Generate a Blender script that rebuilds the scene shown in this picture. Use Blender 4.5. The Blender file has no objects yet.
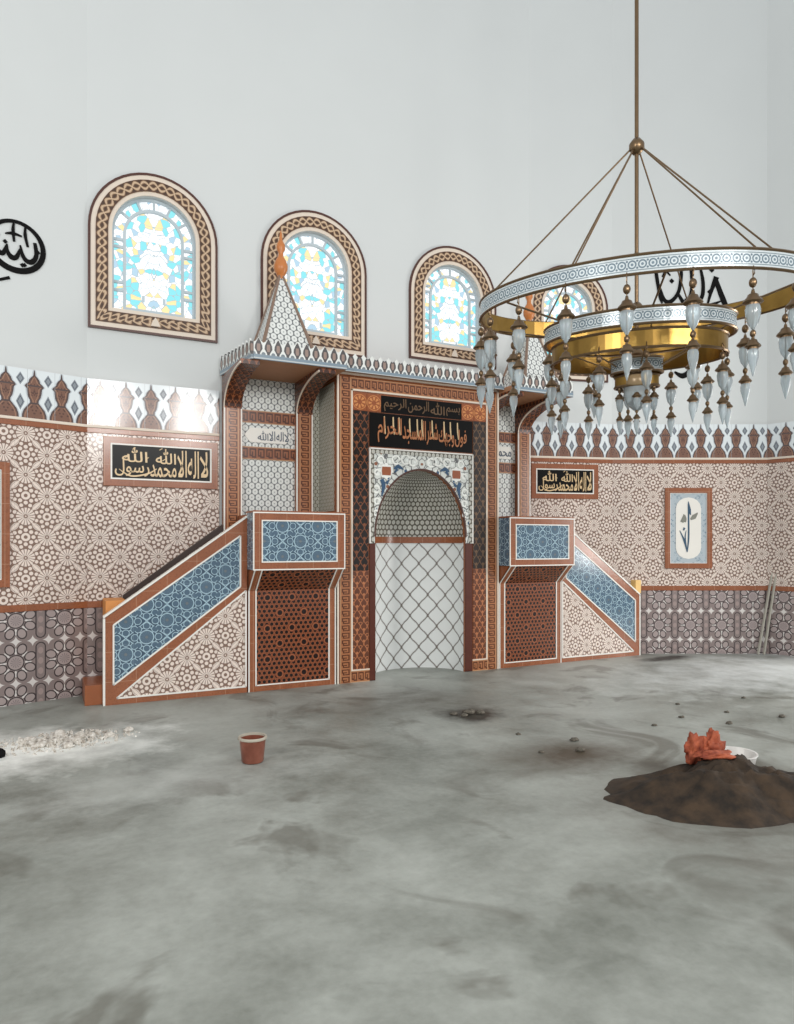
import bpy, math, random, unicodedata
from mathutils import Vector, Matrix
from mathutils.geometry import tessellate_polygon
random.seed(7)
PI = math.pi
sc = bpy.context.scene
COL = sc.collection

# ------------------------------------------------------------------ node expressions
def lin(c):
    return tuple(((v/255)/12.92 if v/255 <= .04045 else ((v/255+.055)/1.055)**2.4) for v in c) + (1,)

class X:
    """one float socket of a node tree with arithmetic"""
    def __init__(s, T, k): s.T, s.k = T, k
    def _m(s, op, *a):
        n = s.T.nodes.new('ShaderNodeMath'); n.operation = op
        for i, v in enumerate((s,)+a):
            if isinstance(v, X): s.T.links.new(v.k, n.inputs[i])
            else: n.inputs[i].default_value = v
        return X(s.T, n.outputs[0])
    def c(s, v):
        n = s.T.nodes.new('ShaderNodeValue'); n.outputs[0].default_value = v; return X(s.T, n.outputs[0])
    def __add__(s, o): return s._m('ADD', o)
    __radd__ = __add__
    def __sub__(s, o): return s._m('SUBTRACT', o)
    def __rsub__(s, o): return s.c(o)._m('SUBTRACT', s)
    def __mul__(s, o): return s._m('MULTIPLY', o)
    __rmul__ = __mul__
    def __truediv__(s, o): return s._m('DIVIDE', o)
    def __lt__(s, o): return s._m('LESS_THAN', o)
    def __gt__(s, o): return s._m('GREATER_THAN', o)
def ab(a): return a._m('ABSOLUTE')
def mn(a, b): return a._m('MINIMUM', b)
def mx(a, b): return a._m('MAXIMUM', b)
def fold(a, h): return a._m('PINGPONG', h)
def mod(a, p): return a._m('FLOORED_MODULO', p)
def sin(a): return a._m('SINE')
def cos(a): return a._m('COSINE')
def sq(a): return a*a
def ln(a, b): return (a*a+b*b)._m('SQRT')
def at2(a, b): return a._m('ARCTAN2', b)
def inside(a, lo, hi): return (a > lo)*(a < hi)
def rect(u, v, x0, x1, y0, y1): return inside(u, x0, x1)*inside(v, y0, y1)

class Mat:
    def __init__(s, name, rough=.4, metal=0, coat=0, spec=.5):
        s.m = bpy.data.materials.new(name); s.m.use_nodes = True
        s.T = s.m.node_tree; s.b = s.T.nodes['Principled BSDF']
        s.b.inputs['Roughness'].default_value = rough; s.b.inputs['Metallic'].default_value = metal
        s.b.inputs['Coat Weight'].default_value = coat; s.b.inputs['Coat Roughness'].default_value = .06
        s.b.inputs['Specular IOR Level'].default_value = spec
    def uv(s):
        n = s.T.nodes.new('ShaderNodeUVMap'); x = s.T.nodes.new('ShaderNodeSeparateXYZ')
        s.T.links.new(n.outputs[0], x.inputs[0]); s.uvk = n.outputs[0]
        return X(s.T, x.outputs[0]), X(s.T, x.outputs[1])
    def obj(s):
        n = s.T.nodes.new('ShaderNodeTexCoord'); return n.outputs['Object']
    def noise(s, scale, det=3, vec=None, rough=.55, dist=0):
        n = s.T.nodes.new('ShaderNodeTexNoise'); n.inputs['Scale'].default_value = scale
        n.inputs['Detail'].default_value = det; n.inputs['Roughness'].default_value = rough
        n.inputs['Distortion'].default_value = dist
        s.T.links.new(vec or s.obj(), n.inputs['Vector']); return X(s.T, n.outputs[0])
    def vor(s, u, v, scale, out='Distance', feature='F1', rnd=1):
        cmb = s.T.nodes.new('ShaderNodeCombineXYZ'); s.T.links.new(u.k, cmb.inputs[0]); s.T.links.new(v.k, cmb.inputs[1])
        n = s.T.nodes.new('ShaderNodeTexVoronoi'); n.feature = feature; n.inputs['Scale'].default_value = scale
        n.inputs['Randomness'].default_value = rnd
        s.T.links.new(cmb.outputs[0], n.inputs['Vector'])
        if out == 'Color':
            q = s.T.nodes.new('ShaderNodeSeparateXYZ'); s.T.links.new(n.outputs['Color'], q.inputs[0]); return X(s.T, q.outputs[0])
        return X(s.T, n.outputs[out])
    def curve(s, x, pts):
        n = s.T.nodes.new('ShaderNodeFloatCurve'); c = n.mapping.curves[0]
        c.points[0].location = pts[0]; c.points[1].location = pts[-1]
        for p in pts[1:-1]: c.points.new(*p)
        for p in c.points: p.handle_type = 'VECTOR'
        n.mapping.update(); s.T.links.new(x.k, n.inputs['Value']); return X(s.T, n.outputs[0])
    def rgb(s, c):
        n = s.T.nodes.new('ShaderNodeRGB'); n.outputs[0].default_value = lin(c); return n.outputs[0]
    def mix(s, a, b, f):
        n = s.T.nodes.new('ShaderNodeMix'); n.data_type = 'RGBA'; n.clamp_factor = True
        s.T.links.new(f.k, n.inputs[0])
        for v, i in ((a, 6), (b, 7)):
            if isinstance(v, tuple): n.inputs[i].default_value = lin(v)
            else: s.T.links.new(v, n.inputs[i])
        return n.outputs[2]
    def vary(s, col, amt=.12, scale=6):
        """small uneven tone of the material itself"""
        f = s.noise(scale, 4)
        n = s.T.nodes.new('ShaderNodeHueSaturation'); s.T.links.new(col, n.inputs['Color'])
        v = (f - .5)*(2*amt) + 1
        s.T.links.new(v.k, n.inputs['Value']); return n.outputs[0]
    def base(s, col):
        if isinstance(col, tuple): s.b.inputs['Base Color'].default_value = lin(col)
        else: s.T.links.new(col, s.b.inputs['Base Color'])
        return s
    def rough(s, x): s.T.links.new(x.k, s.b.inputs['Roughness']); return s
    def bump(s, x, st=.2, d=.01):
        n = s.T.nodes.new('ShaderNodeBump'); n.inputs['Strength'].default_value = st; n.inputs['Distance'].default_value = d
        s.T.links.new(x.k, n.inputs['Height']); s.T.links.new(n.outputs[0], s.b.inputs['Normal']); return s

M = {}
def plain(key, c, rough=.5, metal=0, var=.1, scale=8, coat=0):
    m = Mat(key, rough, metal, coat); m.base(m.vary(m.rgb(c), var, scale) if var else c); M[key] = m.m; return m

plain('plaster', (208, 211, 210), .85, 0, .035, .9)
plain('cream', (222, 208, 192), .5, 0, .06)
plain('dark_brown', (78, 44, 34), .35, 0, .15, 12)
plain('column_brown', (84, 40, 28), .25, 0, .25, 9)
plain('white_edge', (232, 228, 220), .35, 0, .03)
plain('tan_block', (214, 142, 76), .6, 0, .06)
plain('pale_tan_block', (228, 188, 120), .6, 0, .06)
plain('step_brown', (150, 86, 50), .35, 0, .15)
plain('step_top', (170, 168, 160), .7, 0, .15)
plain('black', (10, 9, 9), .7, 0, 0).b.inputs['Specular IOR Level'].default_value = .15
plain('black_tile', (13, 11, 10), .3, 0, 0).b.inputs['Specular IOR Level'].default_value = .16
plain('gold_ink', (216, 186, 142), .35, 0, .18, 30)
plain('copper_ink', (176, 112, 70), .35, 0, .35, 18)
plain('dim_ink', (104, 78, 52), .35, 0, .3, 18)
plain('navy_ink', (58, 72, 92), .4, 0, 0)
plain('soffit', (172, 124, 90), .6, 0, .1)
plain('dark_rail', (52, 34, 26), .5, 0, .1)  # dark brown of the rear handrail
plain('brass', (150, 118, 62), .28, 1, .45, 7)
plain('aged_brass', (126, 104, 80), .34, 1, .15, 20)
plain('pole_wood', (176, 172, 160), .7, 0, .2)
plain('lead_bar', (188, 200, 206), .6, 0, .04)
plain('orange_finial', (196, 120, 62), .35, 0, .15)
plain('rib_grey', (132, 108, 92), .4, 0, .15)
plain('scroll_blue', (52, 82, 112), .3, 0, .1)
plain('scroll_white', (236, 236, 230), .3, 0, .02)
plain('scroll_brown', (150, 84, 52), .3, 0, .2)
plain('tulip_blue', (50, 80, 104), .3, 0, .2, 25)
plain('tulip_grey', (128, 128, 118), .3, 0, .2, 25)

def brown_tile():
    m = Mat('brown_tile', .2); u, v = m.uv()
    c = m.vary(m.rgb((146, 88, 58)), .28, 5)
    j = mn(fold(u, .15), fold(v+.07, .15)) < .0016
    f = m.noise(60, 2)
    c = m.mix(c, (112, 62, 40), (f > .56)*.35)
    m.base(m.mix(c, (196, 160, 130), j*.7)); M['brown_tile'] = m.m
brown_tile()

def field_tile():
    m = Mat('field_tile', .16); u, v = m.uv()
    hx, hy = .20, .21
    a, b = fold(u, hx), fold(v, hy)
    a2, b2 = hx-a, hy-b
    r1, r2 = ln(a, b), ln(a2, b2)
    near = r1 < r2
    x = a*near + a2*(1-near); y = b*near + b2*(1-near)
    r = mn(r1, r2); th = at2(y, x)
    pet = inside(r, .02, .088)*(cos(th*16) > -.62) + inside(r, .0, .008)
    # lens petals on the diagonals
    p = (a+b-.5*(hx+hy))*.7071; q = ab(a-b+.005)*.7071
    lens = (q < (1-sq(p/.062))*.027)*((q < (1-sq(p/.062))*.015) + (q > (1-sq(p/.062))*.019))
    # small ring flowers
    s1, s2 = ln(hx-a, b), ln(a, hy-b)
    n2 = s1 < s2
    xs = (hx-a)*n2 + a*(1-n2); ys = b*n2 + (hy-b)*(1-n2)
    s = mn(s1, s2); ts = at2(ys, xs)
    ring = inside(s, .018, .042)
    k = mod(ts+PI/8, PI/4)-PI/8
    dots = ln(s*cos(k)-.072, s*sin(k)) < .0195
    k2 = mod(ts, PI/4)-PI/8
    dots2 = ln(s*cos(k2)-.108, s*sin(k2)) < .018
    f = mx(mx(pet, lens), mx(ring, mx(dots, dots2*(r > .095))))
    c = m.mix((128, 102, 89), (226, 211, 200), f)
    j = mn(fold(u+.1, .15), fold(v, .3)) < .0014
    c = m.mix(c, (150, 136, 126), j*.6)
    m.base(m.vary(c, .07, 3)); m.bump(m.noise(1.6, 1), .06, .05); M['field_tile'] = m.m
field_tile()

def dado_tile():
    m = Mat('dado_tile', .2); u, v = m.uv()
    hx, hy = .23, .21
    a, b = fold(u, hx), fold(v, hy)
    # capsule columns at a = 0, big discs at a = hx
    dcap = ln(a, mx(b-.14, .0)) 
    cap = dcap < .05; capline = inside(dcap, .038, .05)
    inner = mn(ln(a*1.35, fold(b, .052)-.0) , 9) < .034
    x, y = hx-a, b
    r = ln(x, y); th = at2(y, x)
    big = r < .082; bigline = inside(r, .068, .08)
    k = mod(th, PI/4)-PI/8
    e = ln((r*cos(k)-.142)*.8, r*sin(k)); ell = e < .047; eline = inside(e, .036, .047)
    x2, y2 = hx-a, hy-b
    st = ab(x2)._m('POWER', .6)+ab(y2)._m('POWER', .6) < .185
    k2 = mod(th+PI/8, PI/4)-PI/8
    st2 = ab(r*cos(k2)-.112)._m('POWER', .6)+ab(r*sin(k2))._m('POWER', .6) < .155
    st3 = ab(a-.075)._m('POWER', .6)+ab(hy-b)._m('POWER', .6) < .185
    c = m.mix((136, 122, 119), (164, 150, 147), mx(big, ell))
    c = m.mix(c, (158, 140, 136), cap*inner)
    c = m.mix(c, (214, 208, 204), mx(mx(st, st2*(1-ell)), st3*(1-cap)))
    c = m.mix(c, (66, 57, 58), mx(mx(bigline, eline), capline))
    c = m.mix(c, (108, 98, 102), inside(r, .0, .05)*(cos(th*12) > .2)*.6)
    m.base(m.vary(c, .1, 3)); m.bump(m.noise(1.6, 1), .06, .05); M['dado_tile'] = m.m
dado_tile()

def frieze_tile():
    m = Mat('frieze_tile', .14); u, v = m.uv()
    P = .26
    x = fold(u, P/2); t = (v-2.88)/.50
    w = m.curve(t, [(0, .5), (.08, .49), (.18, .42), (.27, .27), (.33, .17), (.38, .18), (.44, .25), (.52, .29), (.61, .31), (.66, .39), (.70, .33), (.735, .24), (.80, .2), (.85, .12), (.88, .05), (.97, .025), (1, 0)])*(P*.9)
    body = x < w
    edge = body*(x > w-.016); inner = body*inside(x, w-.034, w-.024)
    c = m.mix((222, 228, 230), (122, 88, 73), body)
    orn = body*(m.vor(x, v, 34, 'Distance') < .36)
    c = m.mix(c, (92, 66, 58), orn)
    c = m.mix(c, (160, 122, 100), inner*.8)
    c = m.mix(c, (84, 70, 68), edge)
    c = m.mix(c, (84, 70, 68), body*mx(inside(t, .30, .335), inside(t, .655, .685)))
    c = m.mix(c, (196, 202, 206), (1-body)*(x < w+.012))
    x2 = P/2-x
    for cy, hh in ((.33, .17), (.80, .13)):
        d = ab(x2)/.040 + ab(t-cy)/hh
        c = m.mix(c, (140, 146, 152), (d < 1)*(1-body))
        c = m.mix(c, (82, 88, 98), inside(d, .55, .75)*(1-body))
    j = fold(u+P/4, P/2) < .0016
    c = m.mix(c, (170, 175, 178), j)
    m.base(c); m.bump(m.noise(1.6, 1), .06, .05); M['frieze_tile'] = m.m
frieze_tile()

def parapet_tile():
    m = Mat('parapet_tile', .25); u, v = m.uv()
    P = .1058
    x = fold(u+P/2, P/2); t = (v-3.60)/.17
    w = m.curve(t, [(0, .12), (.1, .16), (.35, .40), (.55, .37), (.8, .2), (.97, .05), (1, 0)])*P
    body = x < w
    c = m.mix((222, 224, 220), (84, 80, 80), body)
    c = m.mix(c, (150, 128, 118), (x < w*.45)*inside(t, .2, .65))
    c = m.mix(c, (120, 130, 136), (ln(x-P/2, (v-3.605)) < .022))
    band = v < 3.60
    c2 = m.mix((126, 142, 154), (186, 192, 192), inside(v, 3.556, 3.568))
    m.base(m.mix(c, c2, band)); M['parapet_tile'] = m.m
parapet_tile()

def key_tile(key, base, line, P, w):
    """running key fret; u along (period P), v across 0..w"""
    m = Mat(key, .2); u, v = m.uv()
    a = mod(u, P)*(8/P); b = v*(8/w)
    r = rect(a, b, .6, 7, 5.9, 6.9)
    for q in ((.6, 1.8, 1.8, 6.9), (5.8, 7, 1, 6.9), (2.8, 4, 1.8, 4.9), (2.8, 5.8, 1, 2), (.6, 4, 1.8, 2.8)):
        r = mx(r, rect(a, b, *q))
    e = mx(b < .5, b > 7.5)
    c = m.vary(m.rgb(base), .2, 14)
    c = m.mix(c, line, r*.9)
    m.base(m.mix(c, (196, 156, 118), e*.8)); M[key] = m.m
key_tile('key_tile', (164, 106, 70), (76, 40, 27), .085, .135)
key_tile('dark_key_tile', (146, 90, 62), (66, 36, 28), .10, .15)

def carved_tile(key, base, line, P=.1, bg=None):
    m = Mat(key, .25); u, v = m.uv()
    a = fold(u, P/2); b = fold(v, P*.8)
    w = sin(v*(2*PI/(P*1.6)))*P*.22
    l1 = ab(a-P*.25-w) < P*.05
    r = ln(a, b); l2 = inside(r, P*.16, P*.25); l3 = ln(P/2-a, P*.8-b) < P*.17
    f = mx(mx(l1, l2), l3)
    c = m.mix(base, line, f)
    m.base(m.vary(c, .22, 15)); M[key] = m.m
carved_tile('carved_tile', (98, 56, 38), (178, 112, 74), .085)
carved_tile('bracket_tile', (66, 38, 28), (142, 84, 54), .075)
carved_tile('scroll_tile', (26, 17, 14), (124, 72, 44), .10)
carved_tile('pale_scroll_tile', (44, 33, 28), (112, 84, 60), .10)

def dots_tile(key, bg, fg, px=.078, py=.135, r=.031, line=None):
    m = Mat(key, .2); u, v = m.uv()
    a, b = fold(u, px/2), fold(v, py/2)
    d = mn(ln(a, b*.9), ln(px/2-a, (py/2-b)*.9))
    c = m.mix(bg, fg, d < r)
    c = m.mix(c, (168, 172, 170), d < r*.25)
    if line: c = m.mix(c, line, inside(d, r*1.12, r*1.3))
    j = mn(fold(u, .15), fold(v, .3)) < .0015
    c = m.mix(c, (150, 150, 146), j*.6)
    m.base(m.vary(c, .08, 5)); M[key] = m.m
dots_tile('dots_tile', (118, 122, 122), (222, 224, 220), .078, .135, .033, (104, 106, 108))
dots_tile('fine_dots_tile', (118, 114, 102), (184, 182, 168), .05, .085, .0205)
dots_tile('hood_tile', (98, 93, 84), (192, 190, 180), .058, .115, .0225)

def niche_tile():
    m = Mat('niche_tile', .28); u, v = m.uv()
    px, py = .235, .272
    wob = sin(v*(4*PI/py))*.045
    s, t = u/px+wob*0, v/py
    d1 = fold(s+t+sin((s-t)*(2*PI))*.022, .5); d2 = fold(s-t+sin((s+t)*(2*PI))*.022, .5)
    d = mn(d1, d2)
    node = (mx(d1, d2) < .085)
    c = m.mix((222, 224, 222), (112, 104, 98), mx(d < .036, node))
    c = m.mix(c, (176, 176, 172), inside(d, .06, .075))
    m.base(m.vary(c, .03, 3)); M['niche_tile'] = m.m
niche_tile()

def blue_tile():
    m = Mat('blue_tile', .12); u, v = m.uv()
    hx, hy = .20, .165
    a, b = fold(u, hx), fold(v, hy)
    a2, b2 = hx-a, hy-b
    r1, r2 = ln(a, b), ln(a2, b2)
    near = r1 < r2
    x = a*near + a2*(1-near); y = b*near + b2*(1-near)
    r = mn(r1, r2); th = at2(y, x)
    k = mod(th+PI/8, PI/4)-PI/8
    st = ln(r*cos(k)-.115, r*sin(k))
    k2 = mod(th, PI/4)-PI/8
    rings = mx(inside(r, .064, .073), inside(st, .030, .0365))
    petal = (r < .06)*(r > .022)*(ab(sin(th*8)) < .22)
    dg = ab(a*hy-b*hx)/math.hypot(hx, hy); ad = ab(a*hy+b*hx-hx*hy)/math.hypot(hx, hy)
    lines = mx((dg < .004)*(r > .073), (ad < .004))*(st > .034)
    lines = mx(lines, (ab(r*cos(k2)-.098) < .004)*(r > .09)*(st > .034)*(r < .15))
    c = m.mix((62, 82, 100), (78, 100, 118), mx(r < .064, st < .030))
    c = m.mix(c, (104, 112, 116), r < .016)
    c = m.mix(c, (122, 148, 164), petal*.6)
    c = m.mix(c, (166, 192, 204), mx(rings, lines))
    j = mn(fold(u+.03, .15), fold(v, .3)) < .0014
    c = m.mix(c, (150, 170, 180), j*.5)
    m.base(m.vary(c, .12, 5)); m.bump(m.noise(2.2, 1), .05, .04); M['blue_tile'] = m.m
blue_tile()

def lattice_tile():
    m = Mat('lattice_tile', .2); u, v = m.uv()
    px, py = .056, .097
    a, b = fold(u, px/2), fold(v, py/2)
    d = mn(ln(a, b), ln(px/2-a, py/2-b))
    A, B = fold(u+.02, .14), fold(v, .17)
    r = mn(ln(A, B*1.0), ln(.14-A, .17-B))
    hole = mx((d < .0185)*(r > .05), inside(r, .0, .026))
    star = inside(r, .032, .04)
    c = m.mix((112, 58, 36), (28, 14, 11), hole)
    c = m.mix(c, (164, 98, 62), inside(d, .021, .0245)*(r > .05))
    c = m.mix(c, (160, 96, 62), star)
    m.base(m.vary(c, .15, 6)); M['lattice_tile'] = m.m
lattice_tile()

def braid():
    m = Mat('braid_border', .5); u, v = m.uv()      # u along, v across 0..1
    P = .205; t = u*(2*PI/P)
    y = v-.5
    dark, gold = (66, 44, 30), (176, 146, 116)
    s1, s2 = sin(t)*.29, sin(t+PI)*.29
    a1, a2 = ab(y-s1), ab(y-s2)
    over = cos(t) > 0
    b1 = a1 < .15; b2 = a2 < .15
    c = m.mix(dark, gold, mx(b1, b2))
    c = m.mix(c, (92, 64, 42), mx(inside(a1, .12, .21)*(1-over*b2), inside(a2, .12, .21)*(1-(1-over)*b1)))
    c = m.mix(c, (206, 180, 150), mx(a1 < .05, a2 < .05)*.8)
    c = m.mix(c, (96, 62, 40), mx(v < .045, v > .955))
    m.base(c); M['braid'] = m.m
braid()

def stained():
    m = Mat('stained_glass', .15); u, v = m.uv()    # u from the window axis, v height
    x = ab(u)
    n = m.noise(7, 2)
    vv = v + (n-.5)*.06
    c1 = m.vor(x, vv, 14, 'Color'); dE = m.vor(x, vv, 14, 'Distance', 'DISTANCE_TO_EDGE')
    c = m.mix((250, 253, 255), (140, 222, 230), c1 > .62)
    c = m.mix(c, (250, 226, 168), c1 > .82)
    c = m.mix(c, (176, 206, 224), c1 > .94)
    c = m.mix(c, (176, 190, 196), dE < .03)
    T = m.T; e = T.nodes.new('ShaderNodeEmission'); T.links.new(c, e.inputs[0]); e.inputs[1].default_value = 1.25
    gl = T.nodes.new('ShaderNodeBsdfGlossy'); gl.inputs['Roughness'].default_value = .1
    ad = T.nodes.new('ShaderNodeMixShader'); ad.inputs[0].default_value = .04
    T.links.new(e.outputs[0], ad.inputs[1]); T.links.new(gl.outputs[0], ad.inputs[2])
    T.links.new(ad.outputs[0], T.nodes['Material Output'].inputs[0]); M['stained'] = m.m
stained()

def band():
    m = Mat('ring_band', .22); u, v = m.uv()        # v 0..1 across
    P = .07
    a = fold(u, P/2); y = (v-.5)*.13
    r = ln(a, y); r2 = ln(P/2-a, y)
    c = m.mix((206, 214, 216), (112, 128, 138), inside(r, .02, .031))
    c = m.mix(c, (120, 136, 146), r < .010)
    c = m.mix(c, (128, 140, 146), inside(ab(y), .036, .043))
    c = m.mix(c, (150, 128, 96), (ab(v-.5) > .42))
    c = m.mix(c, (110, 124, 134), ln(P/2-a, ab(y)-.024) < .008)
    m.base(c); m.b.inputs['Metallic'].default_value = .15; M['band'] = m.m
band()

def frosted():
    m = Mat('frosted_glass', .25); m.base((206, 216, 220))
    m.b.inputs['Transmission Weight'].default_value = .6; m.b.inputs['IOR'].default_value = 1.2
    m.b.inputs['Coat Weight'].default_value = .5; M['frosted'] = m.m
frosted()

def concrete():
    m = Mat('concrete', .5)
    n1 = m.noise(.55, 5, dist=.6); n2 = m.noise(2.4, 6, rough=.65); n3 = m.noise(22, 4)
    f = n1*.55+n2*.35+n3*.1
    c = m.mix((108, 111, 103), (172, 175, 168), (f-.36)*3.6)
    n4 = m.noise(1.1, 4, dist=1.2)
    c = m.mix(c, (86, 83, 73), ((n4-.57)*6)._m('MINIMUM', .6)._m('MAXIMUM', 0))
    # pale plaster dust lying at the left, dark damp marks before the niche and the right stair
    o = m.obj(); sp = m.T.nodes.new('ShaderNodeSeparateXYZ'); m.T.links.new(o, sp.inputs[0])
    x, y = X(m.T, sp.outputs[0]), X(m.T, sp.outputs[1])
    def blob(cx, cy, rx, ry, amp): return (1-ln((x-cx)/rx, (y-cy)/ry)+(n2-.5)*1.6)._m('MAXIMUM', 0)._m('MINIMUM', 1)*amp
    c = m.mix(c, (242, 242, 236), blob(-.75, -1.35, 1.3, .8, 1.2))
    c = m.mix(c, (214, 218, 216), blob(7.8, -1.7, 2.8, 1.5, .9))  # window light reflected on the far-right floor, painted as a pale patch
    c = m.mix(c, (50, 47, 41), blob(3.07, -1.9, .42, .42, 1.6))
    c = m.mix(c, (84, 80, 70), blob(2.9, -1.25, 1.0, .8, .9))
    c = m.mix(c, (196, 198, 192), blob(.3, -2.6, 1.2, .5, .5))
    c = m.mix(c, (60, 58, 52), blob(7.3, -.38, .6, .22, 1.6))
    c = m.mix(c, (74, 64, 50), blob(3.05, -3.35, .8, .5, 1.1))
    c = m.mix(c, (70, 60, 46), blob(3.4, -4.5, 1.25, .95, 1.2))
    m.base(c); m.rough((n2*.5+.22)); m.bump(n2*.7+n3*.3, .25, .02); M['concrete'] = m.m
concrete()

def ragged(key, c1, c2, scale, rough=.9, bump=.5):
    m = Mat(key, rough); n = m.noise(scale, 5)
    m.base(m.mix(c1, c2, (n-.35)*3)); m.bump(n, bump, .02); M[key] = m.m
ragged('soil', (32, 24, 16), (68, 52, 36), 9)
ragged('rubble', (176, 166, 154), (232, 228, 220), 30)
ragged('crumb', (70, 66, 58), (120, 112, 100), 30)
ragged('rag', (122, 50, 30), (182, 94, 60), 14, .75)
ragged('basin_shadow', (70, 58, 48), (110, 92, 76), 14, .85)
ragged('basin', (204, 200, 194), (226, 224, 220), 5, .35, .05)
m = Mat('pot_plastic', .3); n = m.noise(9, 4); m.base(m.mix((120, 66, 50), (168, 104, 84), (n-.3)*2)); m.b.inputs['Transmission Weight'].default_value = .15; M['pot'] = m.m
plain('pot_rim', (176, 168, 152), .4, 0, .1)

def palmette(): pass

def corner_tile():
    m = Mat('rosette_tile', .22); u, v = m.uv()
    r = ln(u, v); th = at2(v, u)
    f = mx(inside(r, .03, .072)*(cos(th*8) > -.2), inside(r, .082, .09))
    c = m.mix((150, 82, 46), (206, 136, 80), f)
    m.base(m.vary(c, .15, 20)); M['rosette_tile'] = m.m
corner_tile()

def spandrel():
    m = Mat('spandrel_tile', .22); u, v = m.uv()
    x = ab(u)
    d = m.vor(x, v, 13); e = m.vor(x, v, 13, 'Distance', 'DISTANCE_TO_EDGE'); k = m.vor(x, v, 13, 'Color')
    c = m.mix((214, 216, 210), (232, 234, 230), d < .28)
    c = m.mix(c, (60, 90, 122), (k > .72)*(d < .30))
    c = m.mix(c, (140, 92, 70), (k < .16)*(d < .3))
    c = m.mix(c, (104, 104, 104), e < .045)
    m.base(c); M['spandrel'] = m.m
spandrel()

def floral_tile():
    m = Mat('floral_border_tile', .18); u, v = m.uv()
    d = m.vor(ab(u), ab(v), 26); k = m.vor(ab(u), ab(v), 26, 'Color')
    c = m.mix((176, 186, 192), (128, 146, 158), d < .33)
    c = m.mix(c, (206, 216, 220), (d < .14))
    m.base(c); M['floral_border'] = m.m
floral_tile()

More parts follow.
